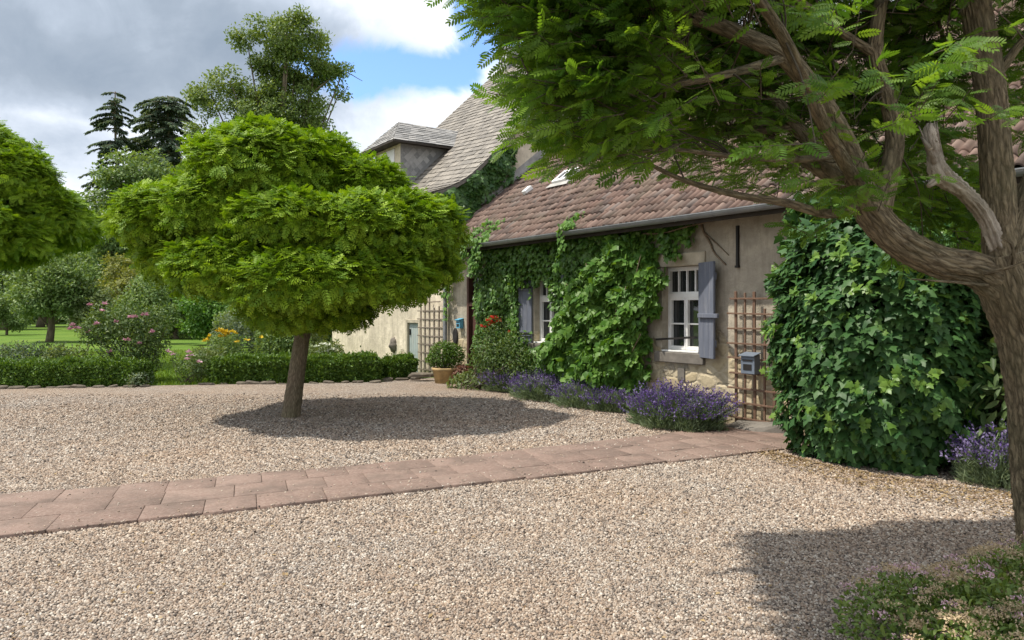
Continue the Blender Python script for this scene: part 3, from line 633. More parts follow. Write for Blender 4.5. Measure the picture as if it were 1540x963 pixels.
COT = thing('cottage', 'low plastered cottage wing with red pantile roof and white windows', 'house', O, HRZ)
ZE, TAN = 2.88, 0.78           # eaves height, roof slope
def zroof(v): return ZE + TAN * (v + 0.46)
W1 = (3.30, 4.03, 0.95, 2.24); W2 = (6.66, 7.40, 0.95, 2.24); W3 = (11.9, 12.7, 0.95, 2.24); DR = (0.82, 1.55, 0.0, 2.35)
U1 = 14.5; RIDGE = 4.8
def build_cottage():
    mb = MB(); wall_face(mb, 0.003, U1, -0.02, zroof(0) - 0.06, [W1, W2, W3, DR], 0.0, 0.2)
    mb.quad((U1, 0, -0.02), (U1, RIDGE * 2, -0.02), (U1, RIDGE * 2, zroof(0) - 0.06), (U1, 0, zroof(0) - 0.06))
    mb.poly([(U1, 0, zroof(0) - 0.06), (U1, RIDGE * 2, zroof(0) - 0.06), (U1, RIDGE, zroof(RIDGE) - 0.1)], [(0, 1, 2)])
    mb.quad((U1, 2 * RIDGE, -0.02), (0.003, 2 * RIDGE, -0.02), (0.003, 2 * RIDGE, zroof(0) - 0.06), (U1, 2 * RIDGE, zroof(0) - 0.06))
    mb.build('wall', M['wall'], COT)
    # pantiles: a real wave across, a step at every course
    tw, ch = 0.13, 0.24; slope = math.atan(TAN); Ls = (RIDGE + 0.46) / math.cos(slope); nc = int(Ls / ch) + 1; nt_ = int(U1 / tw); ns = 8
    prof = np.array([-0.012, 0.016, 0.032, 0.039, 0.038, 0.030, 0.012, -0.014])
    V = []; I = []; rnd = []; r2 = np.random.default_rng(5); us = (np.arange(nt_ * ns + 1) / ns) * tw - 0.03
    dv, dz = math.cos(slope), math.sin(slope)
    for side in (0, 1):
        for c in range(nc):
            sag = 0.018 * np.sin(us * 1.3 + c * 0.4) + 0.022 * np.sin(us * 0.45 + 2 + c * .1)
            jit = np.repeat(r2.normal(0, 0.008, nt_ + 1), ns)[:len(us)]; jr = np.repeat(r2.normal(0, 0.004, nt_ + 1), ns)[:len(us)]
            h = np.tile(prof, nt_ + 1)[:len(us)]; trow = r2.random(nt_ + 1)
            b0 = len(V)
            for (s, off) in ((c * ch - 0.0, 0.0), (c * ch, 0.028), ((c + 1) * ch + 0.02, 0.004)):
                ss = s - jit * (off > 0.01); hh = h + off + jr + sag + 0.03
                v = -0.46 + ss * dv - hh * dz; z = ZE + ss * dz + hh * dv
                if side: v = 2 * RIDGE - v
                V += list(zip(us, v, z))
            n = len(us)
            for k in range(2):
                for j in range(n - 1):
                    q = (b0 + k * n + j, b0 + k * n + j + 1, b0 + (k + 1) * n + j + 1, b0 + (k + 1) * n + j)
                    I.append(q if not side else q[::-1]); rnd.append(trow[j // ns])
    fl = np.array(I).ravel()
    me = raw_mesh('roof', np.array(V), fl, np.arange(len(I)) * 4, rnd, None, False)
    roof = link('roof', me, M['tile'], COT)
    # ridge tiles and eaves boarding
    mb = MB()
    for i in range(int(U1 / 0.36)):
        u = i * 0.36; n = 8; pts = []
        for (uu, r) in ((u, 0.115), (u + 0.38, 0.10)):
            pts += [(uu, RIDGE + r * math.cos(a), zroof(RIDGE) + 0.01 + r * math.sin(a)) for a in np.linspace(-0.4, math.pi + 0.4, n)]
        mb.poly(pts, [(j, j + 1, n + j + 1, n + j) for j in range(n - 1)])
    mb.build('ridge_tiles', M['tile'], roof)
    mb = MB(); mb.poly([(0, -0.44, ZE + 0.0), (U1, -0.44, ZE + 0.0), (U1, 0.02, zroof(0.02) - 0.02), (0, 0.02, zroof(0.02) - 0.02)], [(0, 1, 2, 3)])
    mb.box(0, U1, -0.445, -0.42, ZE - 0.09, ZE + 0.02); mb.build('eaves_board', M['dark'], COT)
    # gutter: half round with brackets
    mb = MB(); n = 9; g0 = []
    for u in (0.05, U1 - 0.1):
        for r in (0.062, 0.056):
            g0 += [(u, -0.515 + r * math.cos(a), ZE + 0.02 + r * math.sin(a)) for a in np.linspace(math.pi, 2 * math.pi, n)]
    mb.poly(g0, [(j, j + 1, 2 * n + j + 1, 2 * n + j) for j in range(n - 1)] + [(n + j + 1, n + j, 3 * n + j, 3 * n + j + 1) for j in range(n - 1)]
            + [(0, n, 3 * n, 2 * n), (n - 1, 3 * n - 1, 4 * n - 1, 2 * n - 1)] + [(j, n + j, n + j + 1, j + 1) for j in range(n - 1)] + [(2 * n + j, 2 * n + j + 1, 3 * n + j + 1, 3 * n + j) for j in range(n - 1)])
    mb.bar((0.05, -0.578, ZE + 0.024), (U1 - 0.1, -0.578, ZE + 0.024), 0.014, 0.014)
    gut = mb.build('gutter', M['zinc'], COT, smooth=False)
    for i in range(int(U1 / 0.7)):
        mb = MB(); u = 0.4 + 0.7 * i; mb.box(u, u + 0.025, -0.585, -0.44, ZE + 0.034, ZE + 0.04)
        mb.poly([(u + k * 0.025, -0.515 + 0.066 * math.cos(a), ZE + 0.02 + 0.066 * math.sin(a)) for k in (0, 1) for a in np.linspace(math.pi, 2 * math.pi, n)], [(j, j + 1, n + j + 1, n + j) for j in range(n - 1)])
        mb.build('gutter_bracket', M['zinc'], gut)
    # flashing against the tall house
    mb = MB()
    for k in range(24):
        v0, v1 = -0.35 + k * 0.2, -0.35 + (k + 1) * 0.2 + 0.03
        if v1 > RIDGE: break
        mb.poly([(0.004, v0, zroof(v0) + 0.09), (0.16, v0, zroof(v0) + 0.105), (0.16, v1, zroof(v1) + 0.10), (0.004, v1, zroof(v1) + 0.085), (0.006, v0, zroof(v0) + 0.30), (0.006, v1, zroof(v1) + 0.30)], [(0, 1, 2, 3), (0, 3, 5, 4)])
    mb.build('flashing', M['mortar'], COT)
    # roof window and a vent tile
    def on_roof(u, v, h): return (u, v - h * math.sin(slope), zroof(v) + h * math.cos(slope))
    u0, u1, v0, v1 = 2.45, 2.93, 1.15, 1.50
    mb = MB()
    for (a, b, c, d) in ((u0, u1, v0, v0 + 0.06), (u0, u1, v1 - 0.06, v1), (u0, u0 + 0.06, v0 + 0.06, v1 - 0.06), (u1 - 0.06, u1, v0 + 0.06, v1 - 0.06), ((u0 + u1) / 2 - 0.02, (u0 + u1) / 2 + 0.02, v0 + 0.06, v1 - 0.06)):
        P = [on_roof(x, y, h) for h in (0.02, 0.16) for x, y in ((a, c), (b, c), (b, d), (a, d))]
        mb.poly(P, [(4, 5, 6, 7), (0, 1, 5, 4), (1, 2, 6, 5), (2, 3, 7, 6), (3, 0, 4, 7)])
    sk = mb.build('roof_window', M['white'], COT)
    mb = MB(); mb.quad(on_roof(u0 + 0.03, v0 + 0.03, 0.13), on_roof(u1 - 0.03, v0 + 0.03, 0.13), on_roof(u1 - 0.03, v1 - 0.03, 0.13), on_roof(u0 + 0.03, v1 - 0.03, 0.13)); mb.build('pane', M['glass'], sk)
    mb = MB(); mb.quad(on_roof(u0 - 0.12, v0 - 0.10, 0.10), on_roof(u1 + 0.12, v0 - 0.10, 0.10), on_roof(u1 + 0.06, v0, 0.115), on_roof(u0 - 0.06, v0, 0.115)); mb.build('lead_apron', M['mortar'], sk)
    mb = MB(); P = [on_roof(x, y, h) for h in (0.05, 0.14) for x, y in ((1.47, 1.06), (1.60, 1.06), (1.60, 1.24), (1.47, 1.24))]
    mb.poly(P, [(4, 5, 6, 7), (0, 1, 5, 4), (1, 2, 6, 5), (2, 3, 7, 6), (3, 0, 4, 7)]); mb.build('vent_tile', M['white'], COT, 0.01)

def window(hole, parent, mat_lintel, left_sh=None, right_sh=None):
    a, b, c, d = hole; v = 0.13; m = (a + b) / 2; tr = c + (d - c) * 0.66
    mb = MB(); f = 0.036
    mb.box(a, a + f, v, v + 0.07, c, d); mb.box(b - f, b, v, v + 0.07, c, d); mb.box(a + f, b - f, v, v + 0.07, d - f, d); mb.box(a + f, b - f, v, v + 0.07, c, c + f)
    mb.box(a + f, b - f, v - 0.015, v + 0.07, tr - 0.035, tr + 0.035)
    win = mb.build('window', M['white'], parent, 0.004)
    mb = MB()                                                  # four narrow lights above the transom
    for k in range(1, 4):
        u = a + f + (b - a - 2 * f) * k / 4; mb.box(u - 0.011, u + 0.011, v + 0.012, v + 0.05, tr + 0.035, d - f)
    mb.box(a + f, b - f, v + 0.008, v + 0.055, tr + 0.035, tr + 0.06); mb.box(a + f, b - f, v + 0.008, v + 0.055, d - f - 0.025, d - f)
    mb.build('glazing_bars', M['white'], win, 0.003)
    for (p, q) in ((a + f, m), (m, b - f)):
        mb = MB(); w = 0.032; z0, z1 = c + f, tr - 0.035
        p2, q2 = p + 0.003, q - 0.003
        mb.box(p2, p2 + w, v - 0.008, v + 0.05, z0, z1); mb.box(q2 - w, q2, v - 0.008, v + 0.05, z0, z1); mb.box(p2 + w, q2 - w, v - 0.008, v + 0.05, z1 - w, z1); mb.box(p2 + w, q2 - w, v - 0.008, v + 0.05, z0, z0 + w + 0.02)
        zm = (z0 + z1) / 2; mb.box(p2 + w, q2 - w, v + 0.004, v + 0.045, zm - 0.012, zm + 0.012)
        mb.build('casement', M['white'], win, 0.004)
    mb = MB(); mb.quad((a + 0.02, v + 0.058, c + 0.02), (b - 0.02, v + 0.058, c + 0.02), (b - 0.02, v + 0.058, d - 0.02), (a + 0.02, v + 0.058, d - 0.02)); mb.build('pane', M['glass'], win)
    mb = MB(); mb.box(a - 0.16, b + 0.13, -0.028, 0.11, d + 0.003, d + 0.20); mb.build('lintel', M['stone'], win, 0.015)
    mb = MB(); mb.box(a - 0.12, b + 0.12, -0.06, 0.125, c - 0.16, c - 0.003); mb.build('sill', M['slatestone'], win, 0.012)
    mb = MB(); mb.box(a + 0.005, b - 0.005, -0.02, v + 0.0, c + 0.002, c + 0.028); mb.build('ledge', M['white'], win, 0.005)
    return win
def shutter(hinge_u, ang, wdt, z0, z1, parent, dirn=1, bar=True):
    """planked leaf hinged at the wall face; ang away from the wall"""
    o = bpy.data.objects.new('x', None)
    mb = MB(); n = 3
    for k in range(n): mb.box(wdt * k / n + 0.002, wdt * (k + 1) / n - 0.002, -0.017, 0.017, z0, z1)
    mb.box(0.006, wdt - 0.006, 0.0185, 0.04, z0 + 0.16, z0 + 0.26); mb.box(0.006, wdt - 0.006, 0.0185, 0.04, z1 - 0.26, z1 - 0.16)
    sh = mb.build('shutter', M['shutter'], parent, 0.004, (hinge_u, -0.03, 0), -ang if dirn > 0 else math.pi + ang)
    bpy.data.objects.remove(o)
    for z in (z0 + 0.21, z1 - 0.21):
        mb = MB(); mb.box(-0.02, wdt * 0.8, 0.0405, 0.046, z - 0.018, z + 0.018); mb.build('strap_hinge', M['iron'], sh)
    if bar:
        mb = MB(); zc = (z0 + z1) / 2 - 0.08; mb.box(0.04, wdt + 0.16, -0.055, -0.0185, zc - 0.03, zc + 0.03); mb.build('latch_bar', M['shutter'], sh, 0.006)
    return sh
build_cottage()
window(W1, COT, M['stone']); window(W2, COT, M['stone']); window(W3, COT, M['stone'])
shutter(W2[1] + 0.03, R(20), 0.43, 0.90, 2.27, COT, 1)
shutter(W1[0] - 0.03, R(10), 0.36, 0.92, 2.22, COT, -1, False)
shutter(W1[1] + 0.03, R(22), 0.36, 0.92, 2.22, COT, 1, False)
shutter(W3[0] - 0.03, R(10), 0.40, 0.90, 2.27, COT, -1, False)
mb = MB(); mb.bar((W2[0] - 0.09, -0.04, 1.13), (W2[1] + 0.02, -0.09, 1.19), 0.018, 0.03); mb.build('shutter_stay', M['iron'], COT)
mb = MB(); mb.box(8.09, 8.125, -0.04, -0.004, 2.18, 2.75); mb.box(8.08, 8.135, -0.05, -0.003, 2.17, 2.20); mb.build('wall_anchor', M['iron'], COT)
mb = MB(); mb.box(6.99, 7.13, -0.02, 0.02, 0.53, 0.72); mb.build('wall_tablet', M['slatestone'], COT, 0.008)
# the brown entrance door with a light above it
def build_door():
    a, b, c, d = DR; v = 0.06
    mb = MB(); mb.box(a, a + 0.08, -0.03, v + 0.09, 0, d); mb.box(b - 0.08, b, -0.03, v + 0.09, 0, d); mb.box(a + 0.08, b - 0.08, -0.03, v + 0.09, d - 0.08, d); mb.box(a + 0.08, b - 0.08, -0.02, v + 0.09, 1.66, 1.74)
    dr = mb.build('door_frame', M['brown'], COT, 0.006)
    mb = MB(); mb.box(a + 0.085, b - 0.085, v, v + 0.045, 0.03, 1.655)
    for z0, z1 in ((0.15, 0.7), (0.82, 1.5)): mb.box(a + 0.16, b - 0.16, v - 0.014, v - 0.0005, z0, z1)
    mb.build('door', M['brown'], dr, 0.006)
    mb = MB(); mb.quad((a + 0.085, v + 0.03, 1.745), (b - 0.085, v + 0.03, 1.745), (b - 0.085, v + 0.03, d - 0.085), (a + 0.085, v + 0.03, d - 0.085)); mb.build('pane', M['glass'], dr)
    mb = MB(); mb.box(b - 0.16, b - 0.13, v - 0.06, v - 0.016, 0.92, 1.06); mb.build('door_handle', M['iron'], dr, 0.004)
    mb = MB(); mb.box(a - 0.1, b + 0.06, -0.42, -0.035, -0.02, 0.10); mb.build('doorstep', M['stone'], COT, 0.015)
build_door()

TALL = thing('tall_house', 'tall cream-walled house with steep slate roof and hipped dormer', 'house', O, HRZ)
UL = -7.4; TR = 8.0
def zbig(t):
    return np.interp(t, [-0.5, -0.2, 0.1, 0.35, 0.6, TR], [4.19, 4.31, 4.45, 4.60, 4.79, 4.79 + (TR - 0.6) * 0.95])
def slate_quilt(V, I, rnd, P0, A, B, la, lb, sw, sh, skew, seed, profile=None, lift=0.02, keep=None):
    """overlapping slates on the plane P0 + a*A + b*B (or a bent profile in b); rows skewed like old German slating"""
    r3 = np.random.default_rng(seed); rows = int(lb / sh) + 3; cols = int(la / sw) + 3
    span = skew * la / sh
    for i in range(-int(span) - 3, rows + int(span) + 3):
        for j in range(-1, cols):
            a0 = j * sw + (0.5 * sw if i % 2 else 0); b0 = i * sh + skew * a0
            cs = [(a0, b0), (a0 + sw * 1.0, b0 + skew * sw), (a0 + sw * 1.0, b0 + skew * sw + sh * 1.25), (a0, b0 + sh * 1.25)]
            dx = r3.normal(0, 0.006); q = []
            if cs[0][0] > la or cs[1][0] < 0 or max(c[1] for c in cs) < 0 or min(c[1] for c in cs) > lb: continue
            low = r3.uniform(0.65, 1.25) * lift
            for k, (x, y) in enumerate(cs):
                x = min(max(x, 0), la); y = min(max(y + dx, 0), lb); q.append((x, y, low if k < 2 else low * 0.1))
            # a clipped corner gives the fish-scale look
            q.insert(2, (q[1][0], q[1][1] + sh * 0.22 if q[1][1] + sh * 0.22 < lb else lb, low * 0.9)); q[1] = (max(q[1][0] - sw * 0.25, q[0][0]), q[1][1] - 0.0 * sh, low)
            b = len(V)
            for (x, y, h) in q: V.append(profile(x, y, h))
            I.append(tuple(range(b, b + len(q)))); rnd.append(r3.random())
def finish(V, I, rnd, name, mat, parent):
    ln = [len(f) for f in I]
    me = raw_mesh(name, np.array(V), [i for f in I for i in f], np.concatenate([[0], np.cumsum(ln)[:-1]]), rnd)
    return link(name, me, mat, parent)
def build_tall():
    mb = MB()
    hole = (-2.18, -1.52, 0.0, 1.28)
    wall_face(mb, UL, -0.003, -0.02, 4.42, [hole], 0.0, 0.14)
    for u in (0.0, UL):
        ts = [0, 0.1, 0.35, 0.6, TR]
        up = [(u, t, float(zbig(t)) - 0.05) for t in ts] + [(u, 2 * TR - t, float(zbig(t)) - 0.05) for t in ts[-2::-1]]
        pts = [(u, 0, -0.02)] + up + [(u, 2 * TR, -0.02)]
        mb.poly(pts, [tuple(range(len(pts)))[::-1] if u == 0 else tuple(range(len(pts)))])
    mb.quad((-0.003, 2 * TR, -0.02), (UL, 2 * TR, -0.02), (UL, 2 * TR, 4.42), (-0.003, 2 * TR, 4.42))
    mb.build('wall', M['cream'], TALL)
    # roof boards with the bent profile, then slates
    U0, Ur = UL - 0.18, 0.16; V = []; I = []; rnd = []
    ts = list(np.linspace(-0.5, 0.8, 14)) + [TR]
    for side in (0, 1):
        b0 = len(V)
        for t in ts:
            for u in (U0, Ur): V.append((u, t if not side else 2 * TR - t, float(zbig(t)) - 0.0))
        for k in range(len(ts) - 1): I.append((b0 + 2 * k, b0 + 2 * k + 1, b0 + 2 * k + 3, b0 + 2 * k + 2)); rnd.append(0.1)
    b0 = len(V)
    for t in ts:                                                # verge thickness, seen from below
        for dz in (0.0, -0.09): V.append((Ur, t, float(zbig(t)) + dz))
    for k in range(len(ts) - 1): I.append((b0 + 2 * k, b0 + 2 * k + 1, b0 + 2 * k + 3, b0 + 2 * k + 2)); rnd.append(0.0)
    b0 = len(V)
    for t in ts:
        for u in (Ur, -0.05): V.append((u, t, float(zbig(t)) - 0.09))
    for k in range(len(ts) - 1): I.append((b0 + 2 * k, b0 + 2 * k + 1, b0 + 2 * k + 3, b0 + 2 * k + 2)); rnd.append(0.0)
    tt = np.linspace(-0.5, TR, 400); zz = zbig(tt); sl = np.concatenate([[0], np.cumsum(np.hypot(np.diff(tt), np.diff(zz)))])
    def prof(side):
        def f(x, y, h):
            t = float(np.interp(y, sl, tt)); z = float(np.interp(y, sl, zz)); g = 0.95 if t > 0.5 else 0.5; nn = math.hypot(1, g)
            return (Ur - x, (t - h * g / nn) if not side else 2 * TR - (t - h * g / nn), z + h / nn + 0.004)
        return f
    for side in (0, 1):
        slate_quilt(V, I, rnd, None, None, None, Ur - U0, sl[-1], 0.24, 0.20, 0.16, 3 + side, prof(side), 0.022)
    roof = finish(V, I, rnd, 'roof', M['slate'], TALL)
    # eaves and wall-head board
    mb = MB(); mb.quad((U0, -0.5, 4.17), (Ur, -0.5, 4.17), (Ur, 0.02, 4.40), (U0, 0.02, 4.40)); mb.box(U0, Ur, -0.52, -0.49, 4.10, 4.185); mb.build('eaves_board', M['dark'], TALL)
    # low old door
    a, b, c, d = hole; mb = MB()
    for k in range(5): mb.box(a + 0.04 + k * 0.116, a + 0.152 + k * 0.116, 0.05, 0.08, 0.02, d - 0.04)
    dr = mb.build('cellar_door', M['oldblue'], TALL, 0.004)
    mb = MB(); mb.box(a - 0.06, a + 0.035, -0.012, 0.10, 0, d + 0.06); mb.box(b - 0.035, b + 0.06, -0.012, 0.10, 0, d + 0.06); mb.box(a + 0.035, b - 0.035, -0.012, 0.10, d - 0.03, d + 0.06); mb.build('door_frame', M['stone'], dr, 0.01)
    mb = MB(); mb.box(a + 0.09, a + 0.13, 0.02, 0.048, 0.95, 1.1); mb.build('door_latch', M['iron'], dr)
    # downpipe at the corner
    tb = Tubes(); tb.add([(-0.06, -0.48, 4.1), (-0.06, -0.40, 3.9), (-0.06, -0.09, 3.6), (-0.06, -0.075, 3.3), (-0.06, -0.075, 1.0), (-0.06, -0.075, 0.05)], [0.05], 12)
    dp = tb.build('downpipe', M['zinc'], TALL)
    # dormer: hipped slate roof, slate-hung cheeks
    ua, ub, tf = -5.35, -3.70, 0.55; ze = 6.17; zr = 6.95; um = (ua + ub) / 2
    def troof(z): return float(np.interp(z, zz, tt))
    V = []; I = []; rnd = []
    for u, s in ((ub, 1), (ua, -1)):
        b0 = len(V); V += [(u, tf, float(zbig(tf))), (u, troof(ze), ze), (u, tf, ze)]; I.append((b0, b0 + 1, b0 + 2)); rnd.append(0.2)
        r3 = np.random.default_rng(9); la = troof(ze) - tf + 0.05; sw = 0.2
        # diamond slates, clipped to the triangle
        for i in range(-6, 24):
            for j in range(-6, 24):
                x = (i - j) * sw * 0.5; y = (i + j) * sw * 0.5
                P = [(x, y - sw * 0.55), (x + sw * 0.52, y), (x, y + sw * 0.55), (x - sw * 0.52, y)]
                if all(0 <= p[0] <= la and float(zbig(tf + p[0])) - 0.02 <= ze - p[1] <= ze for p in P):
                    h = 0.004 + 0.010 * r3.random(); b1 = len(V)
                    V += [(u + s * (0.004), tf + P[0][0], ze - P[0][1]), (u + s * h, tf + P[1][0], ze - P[1][1]), (u + s * 0.018, tf + P[2][0], ze - P[2][1]), (u + s * h, tf + P[3][0], ze - P[3][1])]
                    I.append((b1, b1 + 1, b1 + 2, b1 + 3)); rnd.append(r3.random())
    dm = finish(V, I, rnd, 'dormer', M['slate_grey'], TALL)
    mb = MB(); wz0, wz1 = ze - 0.95, ze - 0.12
    mb.quad((ua, tf, float(zbig(tf))), (ub, tf, float(zbig(tf))), (ub, tf, ze), (ua, tf, ze))
    mb.build('dormer_front', M['cream'], dm)
    mb = MB(); mb.box(ua + 0.35, ub - 0.35, tf - 0.03, tf - 0.004, wz0, wz1); mb.build('dormer_window', M['white'], dm, 0.01)
    V = []; I = []; rnd = []
    oh = 0.32; e0, e1, ef = ua - oh, ub + oh, tf - 0.36; ze2 = ze - 0.02; tapex = tf + 0.35
    def tri(P, seed, sw=0.2, sh=0.15):
        """fill a polygon (eave edge first: P0-P1) with rows of slates"""
        P = [np.array(p, float) for p in P]; r3 = np.random.default_rng(seed)
        n = nrm(np.cross(P[1] - P[0], P[-1] - P[0])); n = n if n[2] > 0 else -n
        if len(P) == 3: left = (P[0], P[2]); right = (P[1], P[2])
        else: left = (P[0], P[3]); right = (P[1], P[2])
        H = max(np.linalg.norm(left[1] - left[0]), np.linalg.norm(right[1] - right[0])); rows = max(3, int(H / sh))
        b = len(V); V.extend([tuple(p - 0.004 * n) for p in P]); I.append(tuple(range(b, b + len(P)))); rnd.append(0.2)
        for i in range(rows):
            f0, f1 = i / rows, min(1, (i + 1.25) / rows)
            L0, R0 = left[0] + (left[1] - left[0]) * f0, right[0] + (right[1] - right[0]) * f0; L1, R1 = left[0] + (left[1] - left[0]) * f1, right[0] + (right[1] - right[0]) * f1
            m = max(1, int(np.linalg.norm(R0 - L0) / sw))
            for j in range(m):
                g0, g1 = j / m, (j + 1) / m; lf = r3.uniform(0.012, 0.026); b = len(V)
                V.extend([tuple(L0 + (R0 - L0) * g0 + n * lf), tuple(L0 + (R0 - L0) * g1 + n * lf), tuple(L1 + (R1 - L1) * g1 + n * 0.003), tuple(L1 + (R1 - L1) * g0 + n * 0.003)])
                I.append((b, b + 1, b + 2, b + 3)); rnd.append(r3.random())
    ts_ = troof(ze2) + 0.05; tr_ = troof(zr)
    apex, back = (um, tapex, zr), (um, tr_, zr - 0.02)
    tri([(e1, ef, ze2), (e1, ts_, ze2 + 0.02), back, apex], 1); tri([(e0, ts_, ze2 + 0.02), (e0, ef, ze2), apex, back], 2); tri([(e0, ef, ze2), (e1, ef, ze2), apex], 3)
    dr_ = finish(V, I, rnd, 'dormer_roof', M['slate_grey'], dm)
    mb = MB(); mb.poly([(e0, ef, ze2 - 0.012), (e1, ef, ze2 - 0.012), (e1, ts_, ze2 - 0.012), (e0, ts_, ze2 - 0.012)], [(0, 1, 2, 3)])
    for (p, q) in (((e0, ef, ze2 - 0.03), (e1, ef, ze2 - 0.03)), ((e1, ef, ze2 - 0.03), (e1, ts_, ze2 - 0.03)), ((e0, ef, ze2 - 0.03), (e0, ts_, ze2 - 0.03))): mb.bar(p, q, 0.03, 0.05)
    mb.build('dormer_eaves', M['dark'], dm)
    # the little dormer near the ridge
    u0, u1, t0 = -6.95, -6.35, 5.9; z0 = float(zbig(t0)); z1 = z0 + 0.62; zt = z1 + 0.3
    mb = MB(); tb_, tt_ = troof(z1), troof(zt); um2 = (u0 + u1) / 2
    mb.poly([(u0, t0, z0), (u1, t0, z0), (u1, t0, z1), (um2, t0, zt), (u0, t0, z1), (u1, tb_, z1), (u0, tb_, z1)], [(0, 1, 2, 3, 4), (1, 5, 2), (0, 4, 6)])
    d2 = mb.build('small_dormer', M['slate_grey'], TALL); d2['label'] = 'tiny gabled dormer near the ridge'
    mb = MB(); o2 = 0.12
    for s, ue in ((1, u1 + o2), (-1, u0 - o2)):
        mb.poly([(ue, t0 - 0.15, z1 - 0.06), (um2, t0 - 0.15, zt + 0.04), (um2, tt_, zt + 0.04), (ue, tb_, z1 - 0.06), (ue, t0 - 0.15, z1 - 0.1), (um2, t0 - 0.15, zt)], [(0, 1, 2, 3), (0, 4, 5, 1)])
    mb.build('dormer_roof', M['slate_grey'], d2)
    mb = MB(); mb.box(u0 + 0.1, u1 - 0.1, t0 - 0.02, t0 - 0.003, z0 + 0.12, z1 - 0.02); wn = mb.build('dormer_window', M['white'], d2)
    mb = MB(); mb.quad((u0 + 0.16, t0 - 0.024, z0 + 0.18), (um2 - 0.02, t0 - 0.024, z0 + 0.18), (um2 - 0.02, t0 - 0.024, z1 - 0.08), (u0 + 0.16, t0 - 0.024, z1 - 0.08)); mb.quad((um2 + 0.02, t0 - 0.024, z0 + 0.18), (u1 - 0.16, t0 - 0.024, z0 + 0.18), (u1 - 0.16, t0 - 0.024, z1 - 0.08), (um2 + 0.02, t0 - 0.024, z1 - 0.08)); mb.build('dormer_pane', M['glass'], d2)
build_tall()

# ------------------------------------------------------------------ things on and by the wall
def trellis(name, label, u0, u1, v, z0, z1, nu, nr, mat, tilt=0.0):
    t = thing(name, label, 'trellis', W(u0, v, 0), HRZ)
    w = u1 - u0
    for k in range(nu):
        x = w * (k + 0.25) / (nu - 0.5); mb = MB(); top = z1 - random.random() * 0.06 - (0.2 if k > 2 and nu == 5 else 0)
        mb.bar((x + random.uniform(-.01, .01), 0, z0), (x + random.uniform(-.008, .008), -0.012, top), 0.03 if k % 2 else 0.04, 0.022, (0, 1, 0)); mb.build('upright', mat, t, 0.004)
    for k in range(nr):
        z = z0 + 0.10 + (z1 - z0 - 0.22) * k / (nr - 1); mb = MB()
        mb.bar((-0.06 + random.uniform(-.03, .02), -0.033, z + random.uniform(-.008, .008)), (w + 0.05 + random.uniform(-.03, .03), -0.033, z + random.uniform(-.012, .012)), 0.018, 0.024, (0, 0, 1)); mb.build('rung', mat, t, 0.003)
    return t
trellis('wall_trellis', 'rusty brown wooden trellis leaning on the wall right of the open shutter', 8.10, 8.80, -0.09, 0.02, 1.86, 5, 9, M['trellis'])
trellis('wall_trellis', 'grey-brown wooden trellis on the cream wall beside the low blue door', -1.32, -0.28, -0.07, 0.05, 1.88, 5, 9, M['greywood'])
def postbox(label, u, v, z, w, d, h, mat, post=False):
    t = thing('letter_box', label, 'letter box', W(u, v, z), HRZ)
    mb = MB(); mb.poly([(-w / 2, -d, 0), (w / 2, -d, 0), (w / 2, 0, 0), (-w / 2, 0, 0), (-w / 2, -d, h * 0.88), (w / 2, -d, h * 0.88), (w / 2, 0, h), (-w / 2, 0, h)], [(0, 3, 2, 1), (4, 5, 6, 7), (0, 1, 5, 4), (1, 2, 6, 5), (2, 3, 7, 6), (3, 0, 4, 7)])
    mb.build('box', mat, t, 0.008)
    mb = MB(); mb.poly([(-w / 2 - .015, -d - .03, h * 0.88 + .004), (w / 2 + .015, -d - .03, h * 0.88 + .004), (w / 2 + .015, 0, h + .012), (-w / 2 - .015, 0, h + .012), (-w / 2 - .015, -d - .03, h * 0.88 + .02), (w / 2 + .015, -d - .03, h * 0.88 + .02), (w / 2 + .015, 0, h + .028), (-w / 2 - .015, 0, h + .028)], [(0, 3, 2, 1), (4, 5, 6, 7), (0, 1, 5, 4), (1, 2, 6, 5), (2, 3, 7, 6), (3, 0, 4, 7)])
    mb.build('lid', mat, t, 0.004)
    mb = MB(); mb.box(-w * 0.36, w * 0.36, -d - 0.008, -d - 0.0005, h * 0.66, h * 0.74); mb.box(-w * 0.3, w * 0.3, -d - 0.006, -d - 0.0005, h * 0.2, h * 0.5); mb.build('letter_slot', M['iron'] if not post else M['greybox'], t)
    return t
postbox('blue-grey letter box fixed to the rusty brown trellis', 8.46, -0.14, 0.74, 0.22, 0.12, 0.26, M['greybox'])
postbox('small bright blue letter box on the wall beside the brown door', 0.56, -0.003, 1.17, 0.16, 0.10, 0.20, M['bluebox'])
# dark oval plaque beside the drainpipe
mb = MB(); n = 20
ring = [(0.10 * math.cos(a), 0.19 * math.sin(a)) for a in np.linspace(0, 2 * math.pi, n, endpoint=False)]
mb.poly([(x, -0.003, z) for x, z in ring] + [(x, -0.03, z) for x, z in ring] + [(x * 0.82, -0.04, z * 0.82) for x, z in ring],
        [(j, (j + 1) % n, n + (j + 1) % n, n + j) for j in range(n)] + [(n + j, n + (j + 1) % n, 2 * n + (j + 1) % n, 2 * n + j) for j in range(n)] + [tuple(range(2 * n, 3 * n))])
tag(mb.build('wall_plaque', M['iron'], None, 0, W(0.30, 0, 0.98), HRZ), 'dark oval plaque on the wall between drainpipe and blue letter box', 'plaque')
